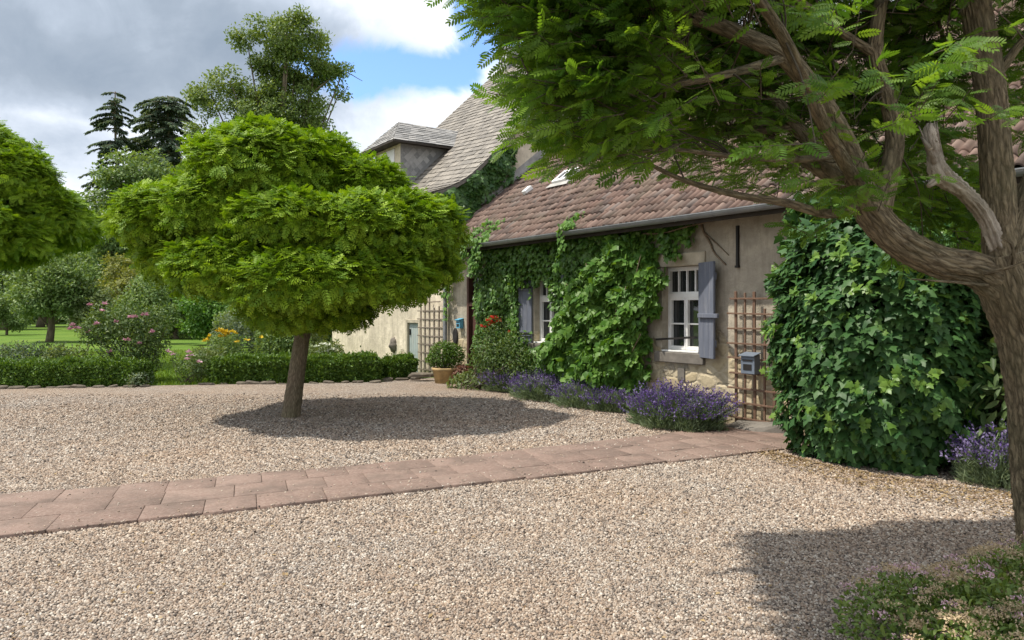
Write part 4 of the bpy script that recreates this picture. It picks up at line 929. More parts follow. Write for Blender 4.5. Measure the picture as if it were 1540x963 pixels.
# cast mask (lion head) on the cream wall
def build_mask():
    n, m = 24, 14; V = []; I = []
    for i in range(m + 1):
        f = i / m
        for j in range(n):
            a = 2 * math.pi * j / n; r = math.sin(f * math.pi / 2); mane = 1 + 0.13 * math.cos(9 * a) * r
            x, z = 0.15 * r * math.cos(a) * mane, 0.20 * r * math.sin(a) * mane
            y = -0.11 * math.cos(f * math.pi / 2) - 0.05 * math.exp(-((x / 0.035) ** 2 + ((z + 0.03) / 0.06) ** 2)) + 0.03 * sum(math.exp(-(((x - s * 0.05) / 0.02) ** 2 + ((z - 0.045) / 0.018) ** 2)) for s in (1, -1))
            V.append((x, y - 0.002, z))
    for i in range(m):
        for j in range(n): I.append((i * n + j, i * n + (j + 1) % n, (i + 1) * n + (j + 1) % n, (i + 1) * n + j))
    me = bpy.data.meshes.new('wall_mask'); me.from_pydata(V, [], I); me.update(); me.polygons.foreach_set('use_smooth', np.ones(len(I), bool))
    tag(link('wall_mask', me, M['mask'], None, W(-2.93, 0, 0.66), HRZ), 'dark cast mask ornament on the cream wall above the hedge', 'ornament')
build_mask()
# terracotta pot and the box shrub in it
def lathe(prof, n=28):
    mb = MB(); k = len(prof)
    mb.poly([(r * math.cos(a), r * math.sin(a), z) for r, z in prof for a in np.linspace(0, 2 * math.pi, n, endpoint=False)],
            [(i * n + j, i * n + (j + 1) % n, (i + 1) * n + (j + 1) % n, (i + 1) * n + j) for i in range(k - 1) for j in range(n)])
    return mb
POT = np.array([-1.42, 16.1, 0.0])
pot = thing('plant_pot', 'wide mossy terracotta tub on the gravel by the cream wall', 'flower pot', POT)
lathe([(0.0, 0.0), (0.25, 0.0), (0.30, 0.27), (0.325, 0.275), (0.325, 0.33), (0.29, 0.335), (0.28, 0.28)]).build('tub', M['terracotta'], pot, smooth=True)
lathe([(0.285, 0.285), (0.15, 0.30), (0.0, 0.305)]).build('soil', M['soil'], pot, smooth=True)

def plant_leaves(name, label, cat, base, blobs, n, size, tmpl, mat, group=None, stems=None, up=0.0, inner=0.5, droop=0.0, flare=0.6, foliage='foliage', extra=None):
    t = thing(name, label, cat, base, 0, group)
    P, out = shell_pts(blobs, n, inner, up); k = P[:, 2] > 0.01; P, out = P[k], out[k]; n = len(P)
    D = out * 0.5 + flare * sph(n) + np.array([0, 0, -droop]); Nn = out + 0.5 * sph(n) + np.array([0, 0, 0.4])
    leaves(foliage, tmpl, P, D, Nn, size * rng.uniform(0.7, 1.25, n), mat, t, base)
    if stems:
        tb = Tubes(); B = np.array(blobs, float); b0 = np.array(base, float)
        for i in range(stems[0]):
            q = B[rng.integers(len(B))]; d = sph(1)[0]; e = q[:3] + d * q[3:] * 0.75; e[2] = max(e[2], 0.1)
            s0 = b0 + np.array([*rng.uniform(-1, 1, 2) * stems[2], 0.0]); mid = (s0 + e) / 2 + rng.normal(0, 0.05, 3)
            tb.add([s0, mid, e], [stems[1], stems[1] * 0.7, stems[1] * 0.3], 5)
        tb.build('stems', M['twig'], t, base)
    return t
def blooms(t, base, P, mat, size, petals=7, name='flower'):
    """small flower heads, each a part: petals fanned round its centre"""
    for p in np.asarray(P, float):
        D = sph(petals); D[:, 2] = np.abs(D[:, 2]) * 0.7
        leaves(name, T_QUAD, np.repeat(p[None], petals, 0), D, sph(petals) + np.array([0, 0, 1.0]), size * rng.uniform(0.7, 1.2, petals), mat, t, base)

plant_leaves('potted_shrub', 'bright green box shrub growing in the terracotta tub', 'shrub', POT + (0, 0, 0.29), [(POT[0] - 0.05, POT[1], 0.62, 0.30, 0.28, 0.28), (POT[0] + 0.16, POT[1] - 0.05, 0.60, 0.22, 0.22, 0.24), (POT[0] - 0.28, POT[1] + .05, 0.50, 0.16, 0.16, 0.14)], 2600, 0.055, T_LEAF, LM['box'], stems=(10, 0.012, 0.08), up=0.1)

# hedges of clipped box
def hedge(label, a, b, depth, h, nleaf):
    a = np.array(a, float); b = np.array(b, float); d = b - a; L = np.linalg.norm(d); d = d / L; nn = np.array([-d[1], d[0]])
    mid = np.array([*((a + b) / 2 + nn * depth / 2), 0.0]); t = thing('clipped_hedge', label, 'hedge', mid, 0, 'clipped box hedges edging the gravel')
    # rounded-box surface samples
    area = np.array([L * h, L * depth, depth * h, depth * h, L * h * 0.5]); k = rng.choice(5, nleaf, p=area / area.sum()); s, q = rng.random(nleaf), rng.random(nleaf)
    x = np.where(k <= 1, s * L, np.where(k == 2, 0, np.where(k == 3, L, s * L))); y = np.where(k == 0, 0, np.where(k == 1, q * depth, np.where(k >= 4, depth, s * depth))); z = np.where(k == 1, h, np.where(k == 0, q * h, q * h))
    out = np.zeros((nleaf, 3)); out[k == 0, 1] = -1; out[k == 1, 2] = 1; out[k == 2, 0] = -1; out[k == 3, 0] = 1; out[k == 4, 1] = 1
    c = np.stack([x - L / 2, y - depth / 2, z - h / 2], 1)
    m = np.array([L / 2, depth / 2, h / 2]); rr = 0.09                      # round the edges
    inn = np.clip(c, -(m - rr), m - rr); dlt = c - inn; c = inn + nrm(dlt) * np.minimum(np.linalg.norm(dlt, axis=1, keepdims=True), rr)
    wob = 0.035 * np.sin(x * 5.1 + 1) * np.sin(z * 7 + x * 2.3) + 0.03 * np.sin(x * 11 + y * 9) + rng.normal(0, 0.022, nleaf) - rng.random(nleaf) ** 3 * 0.12 + (rng.random(nleaf) < .035) * rng.random(nleaf) * .10
    c = c + out * wob[:, None]
    Pl = np.stack([c[:, 0], c[:, 1], c[:, 2] + h / 2 + 0.02], 1); rot = np.array([[d[0], nn[0], 0], [d[1], nn[1], 0], [0, 0, 1]])
    P = Pl @ rot.T + mid; o = out @ rot.T; o = nrm(o + 0.35 * sph(nleaf))
    leaves('foliage', T_LEAF, P, o * 0.6 + 0.7 * sph(nleaf) + (0, 0, 0.3), o + 0.5 * sph(nleaf) + (0, 0, 0.3), 0.062 * rng.uniform(0.7, 1.25, nleaf), LM['box'], t, mid)
    tb = Tubes(); tb.add([np.array([-L / 2 + .08, 0, .005]) @ rot.T + mid, np.array([L / 2 - .08, 0, .005]) @ rot.T + mid], [.015, .015], 6, .1)
    for i in range(int(L * 9)):
        x0 = rng.uniform(-L / 2 + .1, L / 2 - .1); p0 = np.array([x0, 0, 0]); p1 = p0 + np.array([rng.normal(0, .08), rng.normal(0, .1), h * 0.85]); tb.add([p0 @ rot.T + mid, p1 @ rot.T + mid], [0.012, 0.005], 5)
    tb.build('stems', M['twig'], t, mid)
hedge('low clipped box hedge at the left edge of the gravel', (-16.5, 14.13), (-7.7, 15.4), 0.62, 0.47, 46000)
hedge('long low box hedge behind the leaning tree trunk', (-6.45, 15.85), (-2.95, 16.3), 0.6, 0.50, 22000)
hedge('short cube-like box hedge between the long hedge and the trellis', (-2.82, 16.75), (-2.22, 17.05), 0.5, 0.44, 6000)
# edging stones
def build_edging():
    meshes = []
    for s in range(5):
        r3 = np.random.default_rng(40 + s); me = bpy.data.meshes.new('edging_stone')
        ang = np.linspace(0, 2 * np.pi, 9, endpoint=False); V = []
        for z, k in ((-0.03, 1.0), (0.035, 1.02), (0.06, 0.8)):
            for a in ang: V.append((k * 0.19 * math.cos(a) * (1 + r3.normal(0, 0.08)), k * 0.10 * math.sin(a) * (1 + r3.normal(0, 0.1)), z + r3.normal(0, 0.004)))
        F_ = [(i * 9 + j, i * 9 + (j + 1) % 9, (i + 1) * 9 + (j + 1) % 9, (i + 1) * 9 + j) for i in range(2) for j in range(9)] + [tuple(range(18, 27))]
        me.from_pydata(V, [], F_); me.update(); me.materials.append(M['rock']); meshes.append(me)
    n = 0
    for (a, b) in (((-16.4, 13.98), (-7.4, 15.26)), ((-6.6, 15.68), (-2.85, 16.12)), ((-2.95, 16.45), (-2.0, 16.9))):
        a, b = np.array(a), np.array(b); L = np.linalg.norm(b - a); m = int(L / 0.30); rz = math.atan2(*(b - a)[::-1])
        for i in range(m):
            p = a + (b - a) * (i + 0.5) / m + rng.normal(0, 0.03, 2); o = bpy.data.objects.new('edging_stone', meshes[n % 5]); n += 1; COL.objects.link(o)
            o.location = (p[0], p[1], rng.uniform(-0.005, 0.02)); o.rotation_euler = (rng.normal(0, .08), rng.normal(0, .08), rz + rng.normal(0, 0.15)); sc = rng.uniform(0.45, 0.95); o.scale = (sc, sc * rng.uniform(.8, 1.2), sc * rng.uniform(0.7, 1.3))
            tag(o, 'flat tan edging stone laid along the foot of the box hedges', 'stone', 'edging stones along the box hedges')
    for k, (px, py) in enumerate(((628, 562), (634, 567))):
        p = gnd(px, py + 6); o = bpy.data.objects.new('flat_stone', meshes[k]); COL.objects.link(o); o.location = (p[0], p[1], 0.05 + 0.07 * k); o.scale = (1.5, 1.5, 1.0)
        tag(o, 'upper flat stone of the small pile by the short hedge' if k else 'lower flat stone of the small pile by the short hedge', 'stone', 'stone pile by the short hedge')
build_edging()
# slate threshold stone at the foot of the trellis
mb = MB(); mb.poly([(-0.42, -0.20, 0), (0.15, -0.24, 0), (0.46, -0.02, 0), (0.40, 0.12, 0), (-0.40, 0.12, 0), (-0.38, -0.16, 0.035), (0.14, -0.21, 0.075), (0.42, -0.02, 0.14), (0.38, 0.10, 0.15), (-0.36, 0.10, 0.09)], [(0, 1, 6, 5), (1, 2, 7, 6), (2, 3, 8, 7), (3, 4, 9, 8), (4, 0, 5, 9), (5, 6, 7, 8, 9)])
tag(mb.build('threshold_stone', M['slatestone'], None, 0.012, W(8.55, -0.20, 0.0), HRZ), 'rough dark slate stone lying at the foot of the rusty trellis', 'stone')

# ------------------------------------------------------------------ climbers on the wall
def wall_leaves(name, tmpl, u, v, z, size, mat, parent, base, droop=0.8, outw=0.7, rnd=None):
    n = len(u); P = Wa(np.stack([u, v, z], 1))
    D = Wd(np.stack([rng.normal(0, .55, n), -np.abs(rng.normal(.25, .25, n)), -droop + rng.normal(0, .45, n)], 1))
    Nn = Wd(np.stack([rng.normal(0, .5, n), -outw - 0.2 * rng.random(n), 0.5 + rng.normal(0, .45, n)], 1))
    return leaves(name, tmpl, P, D, Nn, size * rng.uniform(0.6, 1.25, n), mat, parent, base, rnd)
def build_creeper():
    base = W(2.0, -0.1, 0); t = thing('wall_creeper', 'dark green creeper covering the cottage wall around the left window', 'climbing plant', base)
    n = 24000; u = rng.uniform(1.02, 7.0, n); z = rng.uniform(0.15, 3.0, n)
    edge = 5.6 + 0.25 * np.sin(z * 5) ; top_only = u > edge
    k = ~top_only | (z > 2.58 + 0.16 * np.sin(u * 6) + 0.1 * np.sin(u * 17))
    w_clear = (u > W1[0] - 0.04 - 0.06 * np.sin(z * 9)) & (u < W1[1] + 0.06) & (z > W1[2] - 0.1) & (z < W1[3] - 0.12 + 0.10 * np.sin(u * 14))
    s_clear = (u > W1[0] - 0.36) & (u <= W1[0]) & (z > 1.05) & (z < 2.05)
    s_clear2 = (u > W1[1]) & (u < W1[1] + 0.30) & (z > 1.0) & (z < 1.6)
    k &= ~w_clear & ~s_clear & ~s_clear2
    k &= (u > 1.36 + 0.10 * np.sin(z * 6)) & (rng.random(n) < np.where(u > 4.6, 0.75, 1.0)); u, z = u[k], z[k]; n = len(u)
    thick = 0.08 + 0.10 * (np.sin(u * 4.2 + np.sin(z * 2)) * np.sin(z * 3.7 + u) + 1) * 0.8 + 0.14 * np.clip((z - 2.2) / 0.6, 0, 1)
    v = -0.03 - thick * rng.random(n) ** 0.6
    wall_leaves('foliage', T_LOBED, u, v, z, 0.088, LM['creeper'], t, base, .8, .55)
    # a few trails over the gutter on to the tiles, and hanging ones
    P = []
    for (u0, ln) in ((2.05, 0.8), (2.2, 0.55), (1.5, 0.8), (1.65, 0.5), (4.9, 0.5)):
        m = 110; s = rng.random(m); vv = -0.62 + s * ln * 0.9; P.append(np.stack([u0 + 0.12 * np.sin(s * 7) + rng.normal(0, .06, m), vv, np.maximum(ZE + 0.12, zroof(vv) + 0.14) + rng.normal(0, .03, m)], 1))
        m = 80; s = rng.random(m); P.append(np.stack([u0 + 0.1 * np.sin(s * 5) + rng.normal(0, .05, m), -0.62 - 0.04 * rng.random(m), ZE + 0.1 - s * 0.7], 1))
    for (u0, ln) in ((0.2, 1.2), (0.05, 1.6), (0.4, 0.7), (7.1, 0.55), (7.3, 0.35), (6.9, 0.5)):
        m = 70; s = rng.random(m); P.append(np.stack([u0 + 0.05 * np.sin(s * 7) + rng.normal(0, .045, m), -0.08 - 0.1 * rng.random(m), 2.9 - s * ln], 1))
    P = np.concatenate(P); wall_leaves('trailing_shoots', T_LOBED, P[:, 0], P[:, 1], P[:, 2], 0.085, LM['grape'], t, base)
    def stem(pts, rd):
        tb = Tubes(); tb.add([W(*p) for p in pts], rd, 6); tb.build('stem', M['vinestem'], t, base)
    for u0, u1, z1 in ((1.6, 1.65, 2.8), (1.8, 2.4, 2.9), (2.6, 2.8, 2.7), (3.0, 3.0, 2.8), (4.6, 5.2, 2.7), (5.0, 4.4, 2.6)):
        zs = np.linspace(0, z1, 8); stem([(u0 + (u1 - u0) * f + rng.normal(0, .05), -0.03, z) for f, z in zip(np.linspace(0, 1, 8), zs)], [0.022, 0.008])
    # bare stems on the plaster right of the vine
    stem([(7.45, -0.02, 2.9), (7.5, -0.02, 2.72), (7.62, -0.02, 2.55), (7.7, -0.02, 2.4), (7.9, -0.015, 2.22)], [0.02, 0.012])
    stem([(7.52, -0.02, 2.7), (7.75, -0.02, 2.52), (7.95, -0.015, 2.35)], [0.012, 0.006])
    stem([(6.5, -0.25, 2.76), (6.9, -0.22, 2.74), (7.4, -0.2, 2.8), (7.9, -0.2, 2.83)], [0.012, 0.006])
build_creeper()
def build_grape():
    base = W(5.6, -0.2, 0); t = thing('grape_vine', 'bulging light green grape vine between the two cottage windows', 'climbing plant', base)
    n = 13500; u = rng.uniform(3.6, 6.95, n); z = rng.uniform(0.2, 2.78, n)
    lo = np.interp(z, [0.1, 0.5, 0.9, 1.2, 1.6, 2.0, 2.4, 2.8], [4.6, 3.95, 3.75, 4.25, 4.35, 4.55, 5.2, 5.6]); hi = np.interp(z, [0.1, 0.4, 0.8, 1.2, 1.6, 2.1, 2.4, 2.8], [6.2, 6.45, 6.5, 6.45, 6.68, 6.82, 6.62, 6.4])
    k = (u > lo + 0.12 * np.sin(z * 8)) & (u < hi + 0.06 * np.sin(z * 13)); u, z = u[k], z[k]; lo, hi = lo[k], hi[k]; n = len(u)
    prof = np.sqrt(np.clip(1 - ((2 * (u - lo) / (hi - lo) - 1)) ** 2, 0, 1))
    amp = np.interp(z, [0, 0.6, 1.0, 1.5, 2.2, 2.8], [0.35, 0.62, 0.58, 0.52, 0.46, 0.32]); lump = 0.72 + 0.28 * np.sin(u * 5.1 + z * 2.2) * np.sin(z * 6.1 + 1.3 * u) + 0.20 * np.sin(u * 11 - z * 3) * np.sin(z * 13 + u * 2)
    v = -0.05 - amp * (0.25 + 0.75 * prof) * lump * np.where(rng.random(n) < 0.75, 0.8 + 0.25 * rng.random(n), rng.random(n))
    k = ~((np.sin(u * 7.3 + 2 * np.sin(z * 3)) * np.sin(z * 9.1 + u * 2) > .72) & (rng.random(n) < .85)); u, v, z = u[k], v[k], z[k]
    wall_leaves('foliage', T_ROUND, u, v, z, 0.122, LM['grape'], t, base, 0.6, 0.45)
    tb = Tubes()
    for i in range(16):
        u1, z1 = rng.uniform(4.2, 6.6), rng.uniform(0.8, 2.6); tb.add([W(5.5 + rng.normal(0, .2), -0.12, 0), W((5.5 + u1) / 2, -0.2, z1 * 0.55), W(u1, -0.35, z1)], [0.025, 0.015, 0.005], 6)
    tb.build('stems', M['vinestem'], t, base)
    # tendrils and side shoots over the sill
build_grape()
def build_gable_ivy():
    base = W(0.05, 0.4, 3.3); t = thing('gable_ivy', 'dark ivy on the tall house gable between the two roofs', 'climbing plant', base)
    n = 5200; v = rng.uniform(-0.45, 1.75, n); f = rng.random(n); zl = np.maximum(zroof(v) + 0.02, 2.95); zh = zbig(v) - 0.04 - np.clip(v - 1.2, 0, 1) * 0.5
    z = zl + (zh - zl) * f; k = (f > np.interp(v, [-.5, 0.5, 1.0, 1.5, 1.8], [0.0, 0.1, 0.35, 0.45, 0.55]) + 0.12 * np.sin(v * 9)) | (rng.random(n) < 0.06)
    v, z = v[k], z[k]; n = len(v); u = 0.03 + 0.26 * rng.random(n) * (0.6 + 0.4 * np.sin(v * 6 + z * 5))
    P = Wa(np.stack([u, v, z], 1)); D = Wd(np.stack([0.3 + rng.normal(0, .3, n), rng.normal(0, .5, n), -0.8 + rng.normal(0, .4, n)], 1)); Nn = Wd(np.stack([0.8 + 0 * u, rng.normal(-.2, .4, n), 0.6 + rng.normal(0, .3, n)], 1))
    leaves('foliage', T_LOBED, P, D, Nn, 0.12 * rng.uniform(.7, 1.25, n), LM['gable'], t, base)
    tb = Tubes()
    for i in range(7):
        v0 = rng.uniform(-.2, 1.0); tb.add([W(0.02, v0, float(zroof(v0)) + 0.05), W(0.03, v0 + 0.1, float(zroof(v0)) + .5), W(0.03, v0 + 0.25, float(zroof(v0)) + 0.95)], [0.014, 0.006], 5)
    tb.build('stems', M['vinestem'], t, base)
build_gable_ivy()
def red_rose():
    base = W(2.1, -0.45, 0); c = [W(2.2, -0.3, 0.75), W(2.7, -0.38, 0.6), W(3.1, -0.35, 0.75), W(2.4, -0.25, 1.15), W(3.5, -0.4, 0.5), W(1.9, -0.3, 0.45)]
    blobs = [(*c[0], .36, .36, .50), (*c[1], .42, .4, .5), (*c[2], .34, .34, .45), (*c[3], .3, .3, .32), (*c[4], .3, .3, .38), (*c[5], .3, .3, .36)]
    t = plant_leaves('rose_bush', 'loose rose bush with a few red blooms left of the cottage window', 'rose bush', base, blobs, 3600, 0.06, T_LEAF, LM['rose'], stems=(26, 0.010, 0.5), inner=0.35)
    P = [at(px, py, 14.75) for px, py in ((745, 480), (750, 484), (740, 486), (735, 483), (727, 492), (742, 478), (738, 490))] + [at(822, 518, 13.3), at(768, 500, 14.6)]
    blooms(t, base, P, LM['redfl'], 0.085, 12)
red_rose()
def wall_perennials():
    base = gnd(705, 583); t = plant_leaves('border_perennial', 'low yellow-green border plant at the gravel edge below the rose', 'plant', base, [(base[0], base[1], 0.08, 0.42, 0.3, 0.2), (base[0] + .35, base[1] - .35, .08, .3, .3, .16)], 900, 0.085, T_LEAF, LM['palegreen'], stems=(12, 0.006, 0.3), up=0.3)
    base = np.array([-1.0, 15.75, 0]); plant_leaves('heuchera', 'reddish leaved plant beside the terracotta tub', 'plant', base, [(base[0], base[1], 0.17, 0.24, 0.2, 0.24)], 420, 0.075, T_LEAF, LM['redleaf'], stems=(10, 0.005, 0.1), up=0.4)
wall_perennials()

# ------------------------------------------------------------------ lavender
def lavender(label, base, rx, ry, h, nst, rz=0.0, pale=0.3, size=1.0, group='lavender clumps'):
    base = np.array(base, float); t = thing('lavender', label, 'lavender', base, 0, group)
    a = rng.random(nst) * 6.283; r = np.sqrt(rng.random(nst)); x, y = r * np.cos(a) * rx * 0.55, r * np.sin(a) * ry * 0.55
    c, s = math.cos(rz), math.sin(rz)
    lean = np.stack([r * np.cos(a) * rx * 0.55, r * np.sin(a) * ry * 0.55], 1) + rng.normal(0, 0.05, (nst, 2))
    ck = rng.integers(0, 7, nst); cl = rng.normal(0, 1, (7, 3)); L = h * rng.uniform(0.55, 1.12, nst) * (1 - 0.25 * r ** 2) * (1 + 0.10 * cl[ck, 2]); lean = lean + cl[ck, :2] * .07
    bx, by = x * c - y * s, x * s + y * c; lx, ly = lean[:, 0] * c - lean[:, 1] * s, lean[:, 0] * s + lean[:, 1] * c
    P0 = np.stack([bx, by, np.zeros(nst)], 1) + base; P1 = P0 + np.stack([lx, ly, L], 1)
    D = P1 - P0; ln = np.linalg.norm(D, axis=1); bloom = rng.random(nst) < np.clip(.62 + .42 * cl[ck, 2], .12, 1)
    st = ([(0, -.008, 0), (0, .008, 0), (.5, .006, .01), (1, .003, 0), (1, -.003, 0), (.5, -.006, .01)], [(0, 1, 2, 5), (5, 2, 3, 4)])
    Nc = sph(nst); leaves('stems', st, P0, D, Nc, ln, LM['lavgreen'], t, base)
    # grey-green needles on the lower half
    m = nst * 9; k = rng.integers(0, nst, m); f = rng.random(m) ** 0.8 * 0.80; P = P0[k] + D[k] * f[:, None]; Dn = nrm(D[k]) * 0.5 + 0.8 * sph(m) + (0, 0, 0.4)
    leaves('foliage', ([(0, 0, 0), (.5, .07, .02), (1, 0, 0), (.5, -.07, .02)], [(0, 1, 2, 3)]), P, Dn, sph(m), 0.07 * size * rng.uniform(.7, 1.4, m), LM['lavgreen'] if rng.random() < .5 else LM['lav'], t, base)
    # leafy skirt round the foot
    m = nst * 5; aa = rng.random(m) * 6.283; ee = rng.random(m) ** 1.3; q = np.stack([rx * .92 * np.cos(aa) * np.cos(ee * 1.2), ry * .92 * np.sin(aa) * np.cos(ee * 1.2), h * .72 * np.sin(ee * 1.4)], 1) * (1 + .10 * np.sin(aa * 7)[:, None]) * rng.uniform(.85, 1.06, (m, 1))
    P = np.stack([q[:, 0] * c - q[:, 1] * s, q[:, 0] * s + q[:, 1] * c, q[:, 2] + .01], 1) + base; Dn = nrm(P - base) * .6 + .6 * sph(m) + (0, 0, .7)
    leaves('leafy_skirt', ([(0, 0, 0), (.5, .06, .02), (1, 0, 0), (.5, -.06, .02)], [(0, 1, 2, 3)]), P, Dn, sph(m), 0.075 * size * rng.uniform(.7, 1.4, m), LM['lav'], t, base)
    # flower spikes
    m = 7; k = np.repeat(np.arange(nst), m); f = np.tile(np.linspace(0.82, 1.02, m), nst); P = P0[k] + D[k] * f[:, None] + rng.normal(0, .006 * size, (len(k), 3))
    Dn = nrm(D[k]) * 0.7 + 0.7 * sph(len(k)); rn = rng.random(len(k)); pl = (rng.random(nst) < pale)[k]; bk = bloom[k]
    for nm, q, mt in (('flower_spikes', ~pl & bk, LM['lavfl']), ('faded_spikes', pl & bk, LM['lavpale'])):
        if q.sum(): leaves(nm, T_QUAD, P[q], Dn[q], sph(int(q.sum())), 0.030 * size * rng.uniform(.8, 1.3, int(q.sum())), mt, t, base)
    return t
lv = [((-0.10, 14.55, 0), .55, .42, .38, 'leftmost clump of the lavender row below the rose bush'), ((0.55, 13.2, 0), .66, .5, .40, 'second lavender clump from the left, below the rose bush'), ((1.22, 12.2, 0), .62, .5, .39, 'third lavender clump from the left, below the grape vine'), ((1.62, 11.75, 0), .44, .42, .30, 'greener lavender clump at the right end of the long row')]
for (b, rx, ry, h, lab) in lv: lavender(lab, b, rx, ry, h, 900, HRZ, 0.3)
lavender('big purple lavender clump beside the path below the right window', (2.24, 10.1, 0), .70, .5, .48, 2200, HRZ, 0.25)
lavender('loose pale lavender clump at the right edge beside the big shrub', (4.48, 6.78, 0), .36, .36, .46, 900, 0.3, 0.65)

# ------------------------------------------------------------------ the big dark shrub and the plants at the right
def build_big_shrub():
    base = W(10.5, -0.75, 0); t = thing('large_shrub', 'large dark glossy shrub with lobed leaves beside the path end', 'shrub', base)
    n = 19000; d = sph(n); cz = 1.28
    ru, rv, rzz = 1.03, 0.80, 1.40
    e = 2.5; q = (np.abs(d) ** e).sum(1) ** (-1 / e); d2 = d * q[:, None]                     # superellipsoid
    lump = 0.97 + 0.13 * np.sin(d2[:, 0] * 6 + d2[:, 2] * 5) * np.sin(d2[:, 2] * 7 + 1.5 * d2[:, 1] * 4) + 0.06 * np.sin(d2[:, 2] * 15 + d2[:, 0] * 9) * np.sin(d2[:, 0] * 14 + d2[:, 1] * 8)
    sh = np.where(rng.random(n) < 0.72, 0.9 + 0.12 * rng.random(n), 0.5 + 0.45 * rng.random(n)); rad = lump * sh
    flare = 1 + 0.12 * np.clip(d2[:, 2], 0, 1)
    P = np.stack([10.5 + d2[:, 0] * ru * rad * flare, -0.78 + d2[:, 1] * rv * rad, cz + d2[:, 2] * rzz * np.minimum(rad, 1.05)], 1)
    extra = []                                                                              # arms reaching left over the trellis and up
    for (u, v, z, r) in ((9.35, -0.55, 2.02, .20), (9.15, -.5, 1.92, .16), (9.5, -.6, 2.35, .26), (9.45, -.6, 1.5, .18), (9.6, -.75, 1.1, .2), (9.42, -.85, .82, .14), (9.5, -.5, 2.75, .25), (10.0, -.6, 2.75, .3), (10.6, -.6, 2.8, .3)):
        m = int(700 * r); extra.append(np.array([u, v, z]) + sph(m) * r * (rng.random((m, 1)) ** .4))
    P = np.concatenate([P] + extra); n = len(P); out = np.concatenate([nrm(d2 / np.array([ru, rv, rzz])), sph(n - len(d2))])
    k = P[:, 2] > 0.03; P, out = P[k], out[k]; n = len(P)
    D = out * 0.45 + np.stack([rng.normal(0, .5, n), rng.normal(0, .5, n), -0.55 + rng.normal(0, .35, n)], 1); Nn = out * 0.9 + np.array([0, 0, .55]) + 0.35 * sph(n)
    leaves('foliage', T_LOBED, Wa(P), Wd(D), Wd(Nn), 0.112 * rng.uniform(.45, 1.25, n), LM['ivy'], t, base)
    # light rosettes of new shoots at the surface
    m = 46; dd = sph(m); dd[:, 1] = -np.abs(dd[:, 1]); qq = (np.abs(dd) ** e).sum(1) ** (-1 / e); dd = dd * qq[:, None]
    C = np.stack([10.45 + dd[:, 0] * ru * 1.02, -0.78 + dd[:, 1] * rv * 1.06, cz + dd[:, 2] * rzz * 0.98], 1); C = np.concatenate([C, [[9.3, -.6, 2.05], [9.1, -.55, 1.95], [9.45, -.7, 1.5], [9.5, -.85, .8]]]); C = C[C[:, 2] > 0.15]
    O_ = np.concatenate([nrm(dd / np.array([ru, rv, rzz])), np.tile([-.6, -.6, .3], (4, 1))])
    for c in C:
        o = nrm(c - np.array([10.45, -.55, cz])); a = np.arange(9) * 0.698 + rng.normal(0, .2, 9); oo = np.tile(o, (9, 1))
        D = np.stack([np.cos(a), 0.3 * np.sin(a), np.sin(a) * 0.8], 1) + oo * 0.35
        leaves('new_shoot', T_LOBED, Wa(c + oo * 0.03 + rng.normal(0, .02, (9, 3))), Wd(D), Wd(oo + np.array([0, 0, .5])), 0.078 * rng.uniform(.5, 1.2, 9), LM['fresh'], t, base)
    tb = Tubes()
    for i in range(30):
        e_ = np.array([10.5 + rng.uniform(-.8, .8), -.75 + rng.uniform(-.5, .5), rng.uniform(.8, 2.5)]); tb.add([W(10.5 + rng.normal(0, .2), -.7 + rng.normal(0, .1), 0), W((10.5 + e_[0]) / 2, (-.7 + e_[1]) / 2, e_[2] * .5), W(*e_)], [.03, .02, .006], 6)
    tb.build('stems', M['twig'], t, base)
build_big_shrub()
def litter():
    n = 2400; a = rng.uniform(0, 1, n); c = Wa(np.stack([9.5 + 2.9 * a, -1.25 - .2 * np.sin(a * 4) - rng.random(n) ** 1.7 * (.25 + .75 * a), np.full(n, .012)], 1)); c[:, 2] += rng.random(n) * .012
    m = 900; y = rng.uniform(3.2, 13.5, m); x = rng.uniform(-.72, .72, m) * y; kk = x + .68 * y < 9.6; c = np.concatenate([c, np.stack([x[kk], y[kk], np.full(kk.sum(), .016)], 1)]); n = len(c)
    me = inst_mesh('leaf_litter', T_QUAD, c, frames(sph(n) * (1, 1, .2), np.array([0, 0, 1.]) + .35 * sph(n)), .034 * rng.uniform(.5, 1.3, n), rng.random(n)); tag(link('leaf_litter', me, LM['dry']), kind='stuff')
litter()
bb = W(11.8, -0.45, 0)
plant_leaves('evergreen_shrub', 'shaded evergreen shrub with long leaves between large shrub and tree trunk', 'shrub', bb, [(*W(11.75, -0.5, 0.9), .55, .5, .75), (*W(12.1, -0.45, 1.3), .5, .5, .75), (*W(11.55, -0.35, 1.6), .4, .4, .7)], 2600, 0.15, t_leaf(0.32, 0.06), LM['darkgreen'], stems=(16, .018, .25), inner=0.4, droop=0.2)

